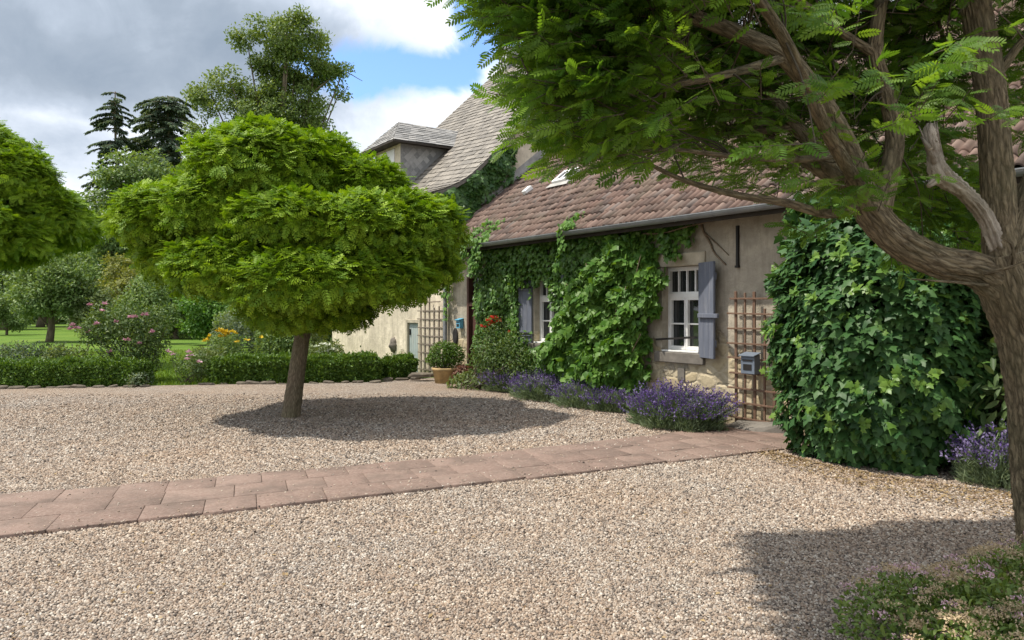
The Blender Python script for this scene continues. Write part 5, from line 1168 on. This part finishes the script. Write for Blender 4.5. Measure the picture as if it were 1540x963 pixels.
def build_spirea():
    base = np.array([2.6, 3.55, 0.0]); blobs = [(2.65, 3.50, .12, .60, .45, .32), (3.1, 3.80, .12, .60, .45, .28), (2.15, 3.2, .10, .42, .36, .30), (3.0, 3.2, .20, .6, .5, .42), (2.45, 2.95, .12, .5, .45, .34), (3.4, 4.05, .08, .45, .35, .20), (2.75, 3.95, .06, .40, .32, .20), (1.95, 2.9, .08, .4, .35, .26), (1.92, 3.45, .07, .38, .36, .26), (2.3, 3.62, .06, .38, .32, .22)]
    t = plant_leaves('spirea', 'low spreading shrub with faded tan flower heads in the right foreground', 'shrub', base, blobs, 36000, 0.034, T_LEAF, LM['spirea'], stems=(40, .006, .45), inner=0.45, up=0.35, flare=0.7)
    P, out = shell_pts(blobs, 1500, 0.98, 0.5); k = P[:, 2] > .12; P = P[k] + out[k] * 0.025; z = rng.random(len(P))
    def heads(Q, mat, nm):
        k = np.repeat(np.arange(len(Q)), 46); n = len(k); a = rng.random(n) * 6.283; r = np.sqrt(rng.random(n)) * 0.045 * rng.uniform(.7, 1.2, len(Q))[k]
        pts = Q[k] + np.stack([r * np.cos(a), r * np.sin(a), -r * r * 6 + rng.normal(0, .004, n)], 1)
        leaves(nm, T_QUAD, pts, sph(n) + (0, 0, .4), sph(n) + (0, 0, 1.5), 0.012 * rng.uniform(.7, 1.4, n), mat, t, base)
    P[:, 2] += .02; heads(P[z < .66], LM['spent'], 'faded_heads'); heads(P[(z >= .66) & (z < .82)], LM['palepink'], 'pink_heads')
build_spirea()

# ------------------------------------------------------------------ globe robinias
def globe_tree(label, base, lobes, tl, trunk_r, fork_z, frond, dens, seed):
    """lobes: (x, y, z, rx, ry, rz) from the foot of the trunk; each lobe is set with shoots, each shoot with a rosette of fronds"""
    global rng
    keep = rng; rng = np.random.default_rng(seed)
    base = np.array(base, float); t = thing('globe_robinia', label, 'tree', base, 0, 'globe robinias')
    lobes = np.array(lobes, float); A, Pn = [], []
    for i, (x, y, z, rx, ry, rz) in enumerate(lobes):
        n = int(dens * (rx * ry + rx * rz + ry * rz) * 4.2); d = sph(n); ph = rng.random(6) * 6.28
        d = d[d[:, 2] > -.38 - .35 * rng.random(n)]
        lump = 1 + .085 * np.sin(d[:, 0] * 6.5 + ph[0] + 2 * d[:, 2]) * np.sin(d[:, 1] * 6 + ph[1]) + .075 * np.sin(d[:, 2] * 11 + ph[2] + 3 * d[:, 0]) * np.sin(d[:, 0] * 9 + ph[3])
        P = np.array([x, y, z]) + d * np.array([rx, ry, rz]) * (lump * (.84 + .17 * rng.random(len(d)) ** .6 + .13 * (rng.random(len(d)) < .14) * rng.random(len(d))))[:, None]
        k = np.ones(len(P), bool)                                   # nothing inside a neighbouring lobe
        for j, (a, b, c, ra, rb, rc) in enumerate(lobes):
            if j != i: k &= (((P - (a, b, c)) / (ra * .80, rb * .80, rc * .80)) ** 2).sum(1) > 1
        A.append(nrm(d[k] / np.array([rx, ry, rz]) * np.array([1, 1, 1.0]))); Pn.append(P[k])
    ax, S = np.concatenate(A), np.concatenate(Pn)
    for (x, y, z, rx, ry, rz) in lobes:                             # the shaded inside
        m = int(dens * rx * ry * 3); d = sph(m); S = np.concatenate([S, np.array([x, y, z]) + d * np.array([rx, ry, rz]) * (.78 * rng.random((m, 1)) ** .4)]); ax = np.concatenate([ax, nrm(d + (0, 0, .3))])
    S = S + base; ns = len(S); q = 7
    up = np.clip(ax[:, 2:3], -.2, 1); axis = nrm(ax * .65 + np.array([0, 0, .75]) * (up > 0) + .28 * sph(ns))
    k = np.repeat(np.arange(ns), q); n = len(k); X = axis[k]; side = nrm(np.cross(X, sph(n)))
    D = X * rng.uniform(.25, 1.0, (n, 1)) + side * .85 + np.array([0, 0, -.16]); N_ = X + np.array([0, 0, .45]) + .3 * sph(n)
    leaves('crown', T_ROBFAR, S[k] + side * .015 + rng.normal(0, .025, (n, 3)), D, N_, frond * rng.uniform(.6, 1.2, n), LM['globe'], t, base)
    tb = Tubes(); fork = base + np.array([tl, 0, fork_z])
    tb.add([base + (0, 0, -.05), base + (tl * .06, 0, .10), base + (tl * .45, 0, fork_z * .45), fork], [trunk_r * 1.4, trunk_r * 1.1, trunk_r, trunk_r * .93], 36, 0.04, 0.10, seed)
    for l in lobes:
        p = l[:3] + base
        for e in range(3):
            g = p + sph(1)[0] * l[3:] * .55 if e else p
            tb.add([fork + (0, 0, -.10), fork + (g - fork) * .18 + (0, 0, .08), (fork + g) / 2 + np.array([0, 0, .08]) + rng.normal(0, .06, 3), g], [trunk_r * .42, trunk_r * .34, .03, .01], 6)
    tb.build('trunk', M['globebark'], t, base)
    rng = keep
GB = gnd(437, 627)
def lobe(px, py, dy, rx, ry, rz):
    Y = GB[1] + dy; p = at(px, py, Y); return (p[0] - GB[0], dy, p[2], rx, ry, rz)
MIDL = [lobe(405, 262, -.35, 1.02, 1.0, .66), lobe(480, 262, .2, .62, .7, .52), lobe(248, 335, -.30, .58, .8, .50), lobe(318, 318, -.75, .66, .7, .46), lobe(552, 285, -.1, .50, .6, .40), lobe(430, 335, -1.15, .72, .6, .40),
        lobe(540, 345, -1.05, .66, .6, .44), lobe(610, 352, -.25, .74, .9, .56), lobe(345, 405, -1.05, .72, .7, .42), lobe(455, 425, -1.45, .86, .6, .42), lobe(565, 420, -.95, .72, .7, .40), lobe(290, 385, -.1, .62, .8, .48), lobe(462, 468, -.6, .80, .8, .28), lobe(640, 400, .1, .42, .6, .34),
        (-.35, 1.0, 3.45, 1.0, .95, .60), (-1.15, .95, 2.75, .9, .9, .60), (.75, 1.15, 3.0, .95, .9, .60), (1.2, .9, 2.35, .85, .9, .52), (.2, 1.55, 2.35, 1.1, .7, .55), (-.8, 1.2, 2.15, .85, .8, .45), (.3, .3, 2.4, 1.5, 1.3, .55)]
globe_tree('round-headed robinia with a leaning trunk in the middle of the gravel', GB, MIDL, .24, .118, 1.68, .165, 150, 21)
LB = np.array((-14.9, 19.6, 0.0))
LEFTL = [(.4, -.2, 5.55, 1.7, 1.6, 1.05), (1.75, -.6, 4.9, 1.2, 1.2, .85), (2.35, .2, 4.05, 1.05, 1.2, .80), (.5, -1.7, 4.7, 1.5, 1.0, .80), (1.4, -1.6, 3.7, 1.3, 1.0, .70), (2.1, -.9, 3.35, 1.0, 1.0, .58), (.1, -2.0, 3.6, 1.4, .9, .70), (-1.5, -.6, 4.7, 1.5, 1.4, .95), (-1.6, -1.2, 3.6, 1.4, 1.2, .75), (.2, 1.6, 4.6, 1.8, 1.2, 1.0), (1.7, 1.3, 3.8, 1.3, 1.2, .8), (.6, -.6, 3.1, 2.0, 1.5, .5)]
globe_tree('dark round-headed robinia cut off by the left edge of the picture', LB, LEFTL, .1, .17, 2.9, .20, 95, 33)

# ------------------------------------------------------------------ the old robinia at the right
def old_robinia():
    global rng
    keep = rng; rng = np.random.default_rng(77)
    base = at(1578, 852, 4.6); base[2] = 0
    t = thing('old_robinia', 'gnarled old robinia with furrowed bark spreading over the right side', 'tree', base)
    tb = Tubes()
    trunk = [base + (0.02, 0, -.05), base + (0.01, 0, .12), at(1567, 720, 4.6), at(1557, 600, 4.58), at(1540, 500, 4.55), at(1516, 432, 4.5), at(1504, 385, 4.5)]
    tb.add(trunk, [.24, .185, .156, .15, .152, .16, .14], 66, .016, .11, 1)
    tb.add([at(1530, 450, 4.5), at(1470, 408, 4.47), at(1410, 393, 4.42), at(1350, 362, 4.38), at(1312, 324, 4.35), at(1290, 290, 4.33)], [.13, .100, .094, .094, .09, .072], 60, .016, .12, 2)
    tb.add([at(1512, 420, 4.5), at(1503, 345, 4.5), at(1499, 250, 4.48), at(1488, 130, 4.45), at(1465, 0, 4.4), at(1445, -110, 4.35)], [.118, .098, .089, .083, .078, .07], 56, .018, .11, 3)
    tb.add([at(1520, 390, 4.5), at(1545, 300, 4.55), at(1600, 190, 4.6), at(1680, 60, 4.7)], [.085, .075, .065, .05], 20, .04, .10, 4)
    lims = [
        ([(1306, 318, 4.35), (1277, 229, 4.2), (1227, 142, 4.05), (1181, 87, 3.95), (1120, 55, 3.9), (1040, 25, 3.85), (940, 5, 3.8), (850, -30, 3.75)], [0.078, 0.065, 0.058, 0.052, 0.044, 0.036, 0.026, 0.013]),
        ([(1322, 322, 4.35), (1346, 219, 4.45), (1332, 137, 4.45), (1316, 82, 4.4), (1322, 20, 4.35), (1340, -60, 4.3)], [0.067, 0.054, 0.048, 0.045, 0.039, 0.032]),
        ([(1290, 295, 4.33), (1254, 256, 4.45), (1199, 192, 4.6), (1140, 123, 4.7), (1080, 70, 4.75), (1000, 30, 4.8), (900, 0, 4.8)], [0.059, 0.052, 0.045, 0.039, 0.03, 0.022, 0.011]),
        ([(1280, 285, 4.35), (1240, 260, 4.5), (1186, 225, 4.65), (1120, 180, 4.75), (1074, 116, 4.8), (1024, 100, 4.8), (929, 66, 4.75), (854, 50, 4.7), (800, 40, 4.6)], [0.049, 0.043, 0.039, 0.032, 0.03, 0.026, 0.017, 0.013, 0.006]),
        ([(1300, 305, 4.35), (1250, 322, 4.2), (1180, 305, 4.0), (1110, 294, 3.9), (1030, 272, 3.8), (960, 240, 3.7), (890, 215, 3.6)], [.035, .028, .022, .018, .013, .009, .005]),
        ([(1181, 87, 3.95), (1100, 110, 3.7), (1000, 130, 3.5), (900, 140, 3.4), (820, 150, 3.3)], [.026, .02, .015, .01, .005]),
        ([(1199, 192, 4.6), (1100, 200, 4.7), (980, 190, 4.75), (860, 200, 4.7), (800, 215, 4.6)], [.026, .02, .015, .01, .005]),
        ([(1277, 229, 4.2), (1200, 240, 4.0), (1100, 235, 3.8), (1000, 225, 3.65), (900, 240, 3.5)], [.026, .018, .013, .009, .004]),
        ([(1316, 82, 4.4), (1260, 45, 4.3), (1200, 0, 4.2), (1120, -40, 4.1)], [.03, .024, .018, .012]),
        ([(1346, 219, 4.45), (1390, 150, 4.6), (1420, 90, 4.7), (1410, 20, 4.8)], [.026, .02, .016, .01]),
        ([(1488, 130, 4.45), (1540, 60, 4.4), (1600, 10, 4.3)], [.03, .024, .02]),
        ([(1024, 100, 4.8), (1020, 62, 4.8), (1010, 10, 4.85)], [.016, .012, .006]),
        ([(1303, 300, 4.35), (1240, 190, 3.7), (1180, 60, 3.3), (1100, -60, 3.0)], [.04, .034, .028, .02]),
    ]
    paths = []
    for i, (pts, rd) in enumerate(lims):
        q = [at(*p) for p in pts]; tb.add(q, rd, 14, .05, .10, 20 + i); paths.append(q)
    # bare twiglets by the fork
    for pts in ([(1478, 412, 4.35), (1520, 402, 4.3), (1560, 385, 4.25)], [(1525, 400, 4.35), (1522, 370, 4.32), (1505, 358, 4.3)], [(1522, 385, 4.34), (1545, 345, 4.3)], [(1485, 430, 4.4), (1440, 425, 4.3), (1370, 420, 4.25)]):
        tb.add([at(*p) for p in pts], [.012, .004], 6)
    tb.build('trunk', M['bark'], t, base)
    ds = Tubes(); ds.add([at(1500, 372, 4.46), at(1478, 322, 4.42), at(1448, 288, 4.36), at(1415, 262, 4.32), at(1405, 232, 4.32), at(1398, 200, 4.32), at(1399, 186, 4.32)], [.05, .044, .046, .060, .038, .034, .016], 34, .010, .34, 6)
    ds.add([at(1425, 272, 4.33), at(1408, 272, 4.31), at(1396, 280, 4.30)], [.045, .03, .014], 14, .02, .25, 8)
    for k in range(14):
        a = rng.uniform(-1, 1); b_ = rng.uniform(0, 1); ds.add([at(1402 + 10 * a + 14 * b_, 205 + 55 * b_, 4.30 + .03 * rng.normal()), at(1396 + 18 * a + 8 * b_, 168 + 45 * b_ + 22 * rng.random(), 4.30)], [.014, .002], 5)
    dl = ds.build('dead_limb', M['deadwood'], t, base); dl['label'] = 'pale splintered dead limb'
    # leaf sprays: twigs in the crown volume, each with alternate pinnate leaves
    poly = [(690, -120), (700, 6), (742, 26), (790, 60), (742, 84), (765, 108), (746, 140), (752, 190), (742, 208), (770, 240), (800, 258), (850, 262), (905, 272), (960, 284), (1015, 296), (1060, 286), (1120, 296), (1165, 330), (1215, 335), (1262, 312), (1300, 300), (1350, 300), (1400, 330), (1470, 350), (1480, 250), (1560, 240), (1700, 150), (1700, -220), (690, -220)]
    n = 21000; px = rng.uniform(690, 1660, n); py = rng.uniform(-200, 350, n); Y = np.where(px < 1000, rng.uniform(3.1, 5.0, n), rng.uniform(2.7, 5.25, n))
    k = inpoly(px, py, poly)
    # thin towards the lower rim and at the right where the limbs show; looser over the tiles
    low = np.interp(px, [690, 760, 900, 1050, 1200, 1300, 1480, 1660], [60, 225, 245, 262, 300, 290, 320, 250]) - py
    dens = np.where(low < 0, 0, np.clip(low / 150, .16, 1))
    limbY = np.interp(px, [690, 900, 1100, 1250, 1700], [3.4, 3.75, 4.35, 4.55, 4.7])
    dens = np.where((px > 1000) & (Y < limbY) & (py > -20), dens * .025, dens); dens = np.where((px > 1130) & (py < 0) & (Y < 4.15), 0, dens); dens = np.where((px > 1425) & (py < 270) & (py > -30), dens * .30, dens)
    dens = np.where((px > 1375) & (px < 1490) & (py > 165) & (py < 340) & (Y < 4.6), 0, dens)
    hole = np.sin(px * .031 + py * .02) * np.sin(py * .043 - px * .012 + Y * 2.2); dens = np.where(hole > .45, dens * .3, dens)
    rim = np.sin(py * .09 + px * .05) * 22; k &= (px + rim > np.interp(py, [-200, 0, 60, 140, 230, 350], [715, 725, 800, 805, 822, 825]))
    k &= rng.random(n) < dens * np.where(px > 1000, .85, .55); px, py, Y = px[k], py[k], Y[k]
    C = np.stack([(px - CX) / FPX * Y, Y, EYE + (HY - py) / FPX * Y], 1)
    # extra cluster in front of the limb fork
    ex = np.array([at(*p) for p in ((1290, 285, 4.1), (1300, 275, 4.05), (1270, 290, 4.1), (1315, 262, 4.1), (1250, 305, 4.1), (1240, 335, 4.15), (1200, 340, 4.3), (1330, 285, 4.1), (1285, 250, 4.1))]); C = np.concatenate([C, ex])
    q = 95; C = np.concatenate([C, np.array([at(rng.uniform(1335, 1490), rng.uniform(235, 400), rng.uniform(4.95, 5.5)) for _ in range(q)])])
    m = len(C); hub = at(1300, 330, 4.4); dr = nrm((C - hub) * (1, 1, .35)); tw = nrm(dr + .45 * sph(m) + (0, 0, .02)); L = rng.uniform(.22, .36, m)
    nl = 10; kk = np.repeat(np.arange(m), nl); f = np.tile(np.linspace(.0, 1.0, nl), m); side = np.tile(np.array([1, -1] * 5)[:nl], m)
    P = C[kk] + tw[kk] * (L[kk] * (f - .5))[:, None] + np.stack([0 * f, 0 * f, -.05 * f ** 2], 1)
    lat = nrm(np.cross(tw[kk], np.array([0, 0, 1.]) + .3 * sph(len(kk)))) * side[:, None]
    D = lat * (1 - .6 * f)[:, None] + tw[kk] * (.45 + .5 * f)[:, None] + np.array([0, 0, -.12]) + .30 * sph(len(kk)) + np.array([0, 0, -.25]) * rng.random((len(kk), 1)); N_ = np.array([0, -.25, .55]) + .75 * sph(len(kk))
    leaves('crown', T_ROB, P, D, N_, .106 * rng.uniform(.55, 1.25, len(P)), LM['robinia'], t, base)
    st = Tubes()
    for i in range(0, m): st.add([C[i] - tw[i] * L[i] * .62, C[i] + tw[i] * L[i] * .5 + (0, 0, -.04)], [.0032, .0014], 4, cap=False)
    allp = np.concatenate([np.array(p) for p in paths])
    for i in range(0, m, 5):
        s = C[i] - tw[i] * L[i] * .62; j = np.argmin(np.linalg.norm(allp - s, axis=1) + .0); q = allp[j]
        if np.linalg.norm(q - s) < 0.9: st.add([q, (q + s) / 2 + rng.normal(0, .03, 3), s], [.006, .003], 4, cap=False)
    st.build('twigs', M['twig'], t, base)
    rng = keep
old_robinia()

# ------------------------------------------------------------------ garden and background
def crown_tree(name, label, base, blobs_px, Y, n, leafsize, mat, trunk_r, group=None, depth=.7, clumps=None, tmpl=None, bark=None, inner=.35, extra_limbs=(), csf=2.6):
    """crown from ellipses (px,py,rx,ry in photo pixels at distance Y, own depth each); leaves gathered in clumps"""
    base = np.array(base, float); t = thing(name, label, 'tree', base, 0, group); s = Y / FPX
    B = []
    for (px, py, rx, ry) in blobs_px:
        c = at(px, py, Y + rng.uniform(-1, 1) * rx * s * .5); B.append((*c, rx * s, rx * s * depth, ry * s))
    nc = clumps or max(30, n // 28); C, out = shell_pts(B, nc, inner)
    k = rng.integers(0, nc, n); cs = leafsize * csf
    P = C[k] + sph(n) * cs * (1, 1, .6) * rng.random((n, 1)) ** .5
    D = out[k] * .5 + .8 * sph(n) + (0, 0, -.15); N_ = out[k] * .5 + (0, 0, .8) + .5 * sph(n)
    leaves('crown', tmpl or T_QUAD, P, D, N_, leafsize * rng.uniform(.65, 1.3, n), mat, t, base)
    tb = Tubes(); Ba = np.array(B); top = Ba[Ba[:, 2].argmax()]; mid = base + (Ba[:, :3].mean(0) - base) * .6
    tb.add([base + (0, 0, -.1), base + (mid - base) * .5 + rng.normal(0, trunk_r * .5, 3) * (1, 1, 0), mid, top[:3]], [trunk_r * 1.25, trunk_r, trunk_r * .7, trunk_r * .12], 10)
    for b in Ba:
        f = np.clip((b[2] - base[2]) / max(top[2] - base[2], .1) * .55, .2, .6); st = base + (mid - base) * min(1, f * 1.5); tb.add([st, (st + b[:3]) / 2 + (0, 0, -.1 * b[5]), b[:3], b[:3] + sph(1)[0] * b[3:6] * .7], [trunk_r * .30, trunk_r * .17, trunk_r * .08, trunk_r * .02], 6)
    for pts in extra_limbs: tb.add([at(*p) for p in pts], [trunk_r * .2, trunk_r * .05], 6)
    tb.build('trunk', bark or M['bark2'], t, base)
    return t
TG = 'trees beyond the garden'
Yl = 46.0
crown_tree('linden_tree', 'tall pale linden tree with airy crown behind the round-headed tree', at(425, 494, Yl) * (1, 1, 0), [(432, 52, 52, 30), (372, 60, 20, 12), (480, 82, 28, 24), (410, 95, 30, 18), (445, 105, 46, 26), (438, 145, 52, 34), (515, 110, 20, 12), (512, 136, 12, 8), (316, 140, 28, 24), (348, 126, 28, 18), (360, 165, 44, 28), (402, 158, 40, 28), (460, 170, 32, 24), (306, 188, 18, 18), (400, 215, 75, 40), (330, 235, 40, 35), (480, 215, 30, 30), (400, 290, 90, 45), (400, 370, 100, 50)], Yl, 85000, .20, LM['linden'], .36, TG, clumps=520, csf=3.9, inner=.5, extra_limbs=[[(470, 140, Yl), (490, 124, Yl), (515, 108, Yl), (545, 122, Yl)]])
crown_tree('park_tree', 'full green tree left of the round-headed robinia crown', at(205, 493, 50) * (1, 1, 0), [(205, 262, 55, 36), (165, 300, 38, 40), (240, 290, 45, 45), (195, 335, 58, 45), (160, 360, 30, 40), (245, 365, 50, 50), (205, 400, 60, 40)], 50, 24000, .26, LM['midgreen'], .35, TG)
crown_tree('park_tree', 'pale distant tree showing just right of the left robinia', at(110, 490, 62) * (1, 1, 0), [(112, 325, 24, 34), (92, 360, 30, 34), (125, 365, 22, 30), (100, 400, 40, 30)], 62, 7000, .28, LM['greygreen'], .25, TG)
crown_tree('park_tree', 'small round tree standing free on the lawn at left', gnd(74, 514) * (1, 1, 0), [(75, 400, 45, 26), (50, 425, 36, 30), (105, 425, 36, 32), (78, 440, 52, 34), (45, 455, 30, 22), (112, 455, 28, 22)], 36.4, 15000, .15, LM['midgreen'], .16, TG)
crown_tree('park_tree', 'dark tree mass at the far left edge behind the lawn', at(10, 492, 58) * (1, 1, 0), [(5, 430, 40, 40), (-40, 400, 60, 60), (25, 465, 30, 26), (-60, 450, 60, 40)], 58, 9000, .28, LM['darkgreen'], .3, TG)
crown_tree('park_tree', 'pale broad tree behind the small free-standing lawn tree', at(60, 490, 66) * (1, 1, 0), [(50, 400, 50, 34), (100, 390, 40, 40), (20, 420, 40, 40), (130, 420, 40, 40), (75, 440, 70, 36)], 66, 11000, .30, LM['palegreen'], .3, TG)
crown_tree('flowering_tree', 'yellowish blossoming small tree above the pink rose bush', at(185, 498, 47) * (1, 1, 0), [(180, 405, 26, 22), (200, 430, 34, 24), (170, 440, 26, 26), (205, 460, 36, 24), (185, 480, 30, 14)], 44, 8000, .18, LM['yellowgreen'], .16, TG)
crown_tree('park_tree', 'bright green tree under the left side of the robinia crown', at(262, 507, 40) * (1, 1, 0), [(255, 430, 40, 26), (240, 455, 34, 26), (280, 460, 36, 26), (262, 485, 44, 20), (300, 480, 30, 24)], 40, 11000, .18, LM['midgreen'], .18, TG)
crown_tree('park_tree', 'tall green tree hidden behind the middle robinia crown', at(340, 498, 52) * (1, 1, 0), [(330, 400, 60, 40), (400, 420, 60, 45), (340, 450, 60, 40), (440, 450, 50, 40), (480, 430, 40, 50)], 50, 12000, .25, LM['darkgreen'], .3, TG)
crown_tree('park_tree', 'green tree at the left end of the cream wall', at(505, 510, 36) * (1, 1, 0), [(470, 460, 40, 40), (510, 440, 30, 60), (440, 480, 40, 30), (500, 500, 30, 28)], 34, 9000, .18, LM['midgreen'], .2, TG)
crown_tree('park_tree', 'broad mid-green tree filling the gap left of the yellowish tree', at(150, 490, 56) * (1, 1, 0), [(140, 400, 40, 30), (170, 385, 36, 30), (120, 430, 36, 30), (160, 440, 50, 34), (150, 470, 50, 22)], 56, 9000, .24, LM['midgreen'], .25, TG)
crown_tree('park_tree', 'wide green tree behind the pink rose bush and the robinia crown', at(285, 492, 60) * (1, 1, 0), [(265, 400, 44, 32), (310, 395, 44, 36), (250, 440, 40, 34), (300, 450, 56, 34), (285, 475, 60, 20)], 60, 9000, .25, LM['palegreen'], .25, TG)
for lab, bl, Y_, m_ in (('rounded pale shrub right of the small lawn tree', [(135, 452, 26, 26), (160, 462, 24, 26), (148, 480, 30, 18)], 36, 'palegreen'),
        ('tall mid-green shrub behind the pink rose bush', [(225, 445, 28, 30), (205, 470, 26, 24), (238, 478, 26, 20)], 34, 'midgreen'),
        ('bright shrub below the left side of the middle crown', [(300, 462, 30, 28), (330, 470, 30, 24), (312, 488, 36, 16)], 33, 'grape'),
        ('dark spreading shrub at the back of the lawn left of the small tree', [(14, 470, 26, 24), (-14, 462, 26, 26), (30, 484, 16, 12)], 46, 'midgreen'),
        ('broad shrub under the middle of the round crown', [(385, 470, 34, 26), (420, 462, 30, 34), (360, 484, 28, 18)], 31, 'midgreen')):
    crown_tree('garden_shrub', lab, at(sum(b[0] for b in bl) / 3, 500, Y_) * (1, 1, 0), bl, Y_, 5500, .15, LM[m_], .07, 'shrubs at the back of the lawn', inner=.5)
def conifer(label, px, top, bot, halfw, Y, n, lean=0.0, crook=0.0):
    base = at(px, 490, Y); base[2] = 0; t = thing('conifer', label, 'tree', base, 0, 'conifers beyond the garden'); s = Y / FPX
    zt, zb = EYE + (HY - top) * s, 0.22 * (EYE + (HY - top) * s); H = zt; tb = Tubes()
    ax = lambda f: base + np.array([(lean * f + crook * math.sin(f * 5)) * s, 0, H * f])
    tb.add([ax(f) for f in np.linspace(0, 1, 9)], [.35, .05], 8); Ps, Ds = [], []
    for i in range(n):
        f = rng.uniform(.22, 1.0); a = rng.random() * 6.283; ln = halfw * s * (1.1 - f) ** .6 * rng.uniform(.5, 1.2) * 1.35; o = ax(f); dirv = np.array([math.cos(a), math.sin(a), 0])
        q = np.linspace(0, 1, 5)[:, None]; L = o + dirv * ln * q + np.array([0, 0, 1.]) * (.12 * ln * q - .42 * ln * q ** 2); tb.add(L, [.06, .012], 4, cap=False)
        m = int(60 + 45 * ln); w = rng.random(m) ** .7; b = np.stack([np.interp(w, np.linspace(0, 1, 5), L[:, k]) for k in range(3)], 1); lat = np.cross(dirv, (0, 0, 1.)) * rng.normal(0, 1, m)[:, None]
        Ps.append(b + lat * .12 * ln * (1.1 - w)[:, None]); Ds.append(dirv * .6 + lat * .5 + np.array([0, 0, -.55]) + .3 * sph(m))
    P, D = np.concatenate(Ps), np.concatenate(Ds)
    leaves('crown', t_quad(.38), P, D, sph(len(P)) * .5 + (0, 0, 1), .36 * rng.uniform(.6, 1.3, len(P)), LM['conifer'], t, base); tb.build('trunk', M['bark2'], t, base)
conifer('crooked narrow conifer on the left, its tip bent to the right', 176, 138, 240, 54, 70, 130, 4, 7)
conifer('broader blue-green conifer on the right of the pair', 258, 144, 250, 92, 72, 210, -4, 2)
conifer('second broad conifer leaning against its neighbour between the pair', 226, 158, 250, 62, 75, 130, 2, 3)

def woodland():
    """far belt of trees closing the garden, read as one mass"""
    B = []
    for i in range(60):
        Y = rng.uniform(78, 100); px = rng.uniform(-700, 780); h = rng.uniform(3.0, 6.5); B.append((((px - CX) / FPX) * Y, Y, h * .45, rng.uniform(3, 6), 3, h * .55))
    n = 34000; P, out = shell_pts(B, n, .6)
    k = P[:, 2] > 0; P, out = P[k], out[k]; n = len(P)
    me = inst_mesh('woodland', T_QUAD, P, frames(out * .5 + .8 * sph(n), out + (0, 0, .6) + .5 * sph(n)), .75 * rng.uniform(.6, 1.3, n), rng.random(n))
    tag(link('woodland', me, LM['midgreen']), 'far belt of trees closing off the garden', 'trees', kind='stuff')
woodland()

# pink rose bushes, flowers and shrubs behind the hedges
b = gnd(205, 572); b = np.array([-8.35, 16.4, 0])
rb = plant_leaves('rose_bush', 'tall dark rose bush with pink blooms behind the left hedge', 'rose bush', b, [(b[0], b[1], .9, .75, .6, .75), (b[0] - .45, b[1], 1.25, .6, .5, .5), (b[0] + .3, b[1], 1.2, .5, .5, .5), (b[0] - .9, b[1], 1.1, .35, .3, .3), (b[0] + .30, b[1] - .2, .55, .35, .35, .5)], 5200, .075, T_LEAF, LM['rose'], stems=(40, .012, .35), inner=.35)
blooms(rb, b, [at(px, py, 15.7 + rng.uniform(-.2, .5)) for px, py in ((110, 490), (116, 494), (106, 496), (196, 478), (203, 477), (135, 459), (158, 458), (154, 468), (145, 488), (209, 517), (166, 530), (218, 474), (190, 512), (132, 500), (228, 500), (175, 485))], LM['pinkfl'], .085, 14)
b = np.array([-6.9, 15.95, 0])
rb = plant_leaves('rose_bush', 'small pale pink rose bush in the gap between the hedges', 'rose bush', b, [(b[0], b[1], .32, .28, .3, .32), (b[0] + .22, b[1], .40, .22, .22, .28), (b[0] - .3, b[1], .5, .14, .14, .14)], 900, .06, T_LEAF, LM['rose'], stems=(16, .008, .2), inner=.3)
blooms(rb, b, [at(px, py, 15.6) for px, py in ((260, 534), (280, 541), (284, 530), (300, 545), (286, 535), (252, 530))], LM['palepink'], .085, 12)
def bed(name, label, px0, px1, y_top, Y, mat, n, size, tmpl=T_LEAF, lumps=4, inner=.4, group='garden bed plants behind the hedges'):
    bl = []; X0, X1 = (px0 - CX) / FPX * Y, (px1 - CX) / FPX * Y; h = EYE + (HY - y_top) / FPX * Y
    for i in range(lumps): bl.append((X0 + (X1 - X0) * (i + .5) / lumps, Y + rng.uniform(-.3, .3), h * .48, (X1 - X0) / lumps * .75, .5, h * .52 * rng.uniform(.82, 1.05)))
    base = np.array([(X0 + X1) / 2, Y, 0]); return plant_leaves(name, label, 'plant', base, bl, n, size, tmpl, mat, group, (14, .008, abs(X1 - X0) * .3), inner=inner, up=.1), base
bed('grey_shrub', 'low grey-green shrub behind the left hedge', 0, 62, 515, 17.2, LM['greygreen'], 1800, .07)
bed('border_perennial', 'bright green perennial clump behind the left hedge beside the grey shrub', 62, 120, 518, 17.4, LM['palegreen'], 1600, .08)
t, b = bed('yellow_daisy', 'bushy clump of yellow daisies behind the long hedge', 318, 362, 500, 18.5, LM['midgreen'], 2200, .07)
blooms(t, b, [at(px, py, 18.0) for px, py in [(338 + rng.normal(0, 9), 501 + rng.normal(0, 4)) for _ in range(16)] + [(312, 512), (316, 506), (372, 512), (392, 508), (330, 498), (308, 514), (356, 515)]], LM['yellowfl'], .09, 9)
bed('grey_shrub', 'silvery shrub rising behind the yellow daisies', 325, 395, 470, 20.5, LM['greygreen'], 3200, .09)
bed('border_perennial', 'dense green shrub right of the silvery shrub behind the hedge', 385, 450, 485, 19.5, LM['midgreen'], 3200, .09)
bed('border_perennial', 'leafy green clump behind the leaning trunk', 440, 482, 478, 20.0, LM['palegreen'], 2200, .09)
t, b = bed('hydrangea', 'white flowering shrub between the leaning trunk and the cream wall', 466, 512, 513, 18.6, LM['palegreen'], 2000, .08)
blooms(t, b, [at(px, py, 18.1) for px, py in ((476, 522), (486, 518), (494, 520), (500, 526), (480, 530), (492, 529))], LM['whitefl'], .10, 12)
bed('border_perennial', 'small green plant at the right end of the left hedge', 204, 222, 560, 15.5, LM['greygreen'], 350, .06, lumps=2)
bed('border_perennial', 'fresh green clump behind the left end of the long hedge', 290, 330, 522, 17.3, LM['palegreen'], 1400, .08)
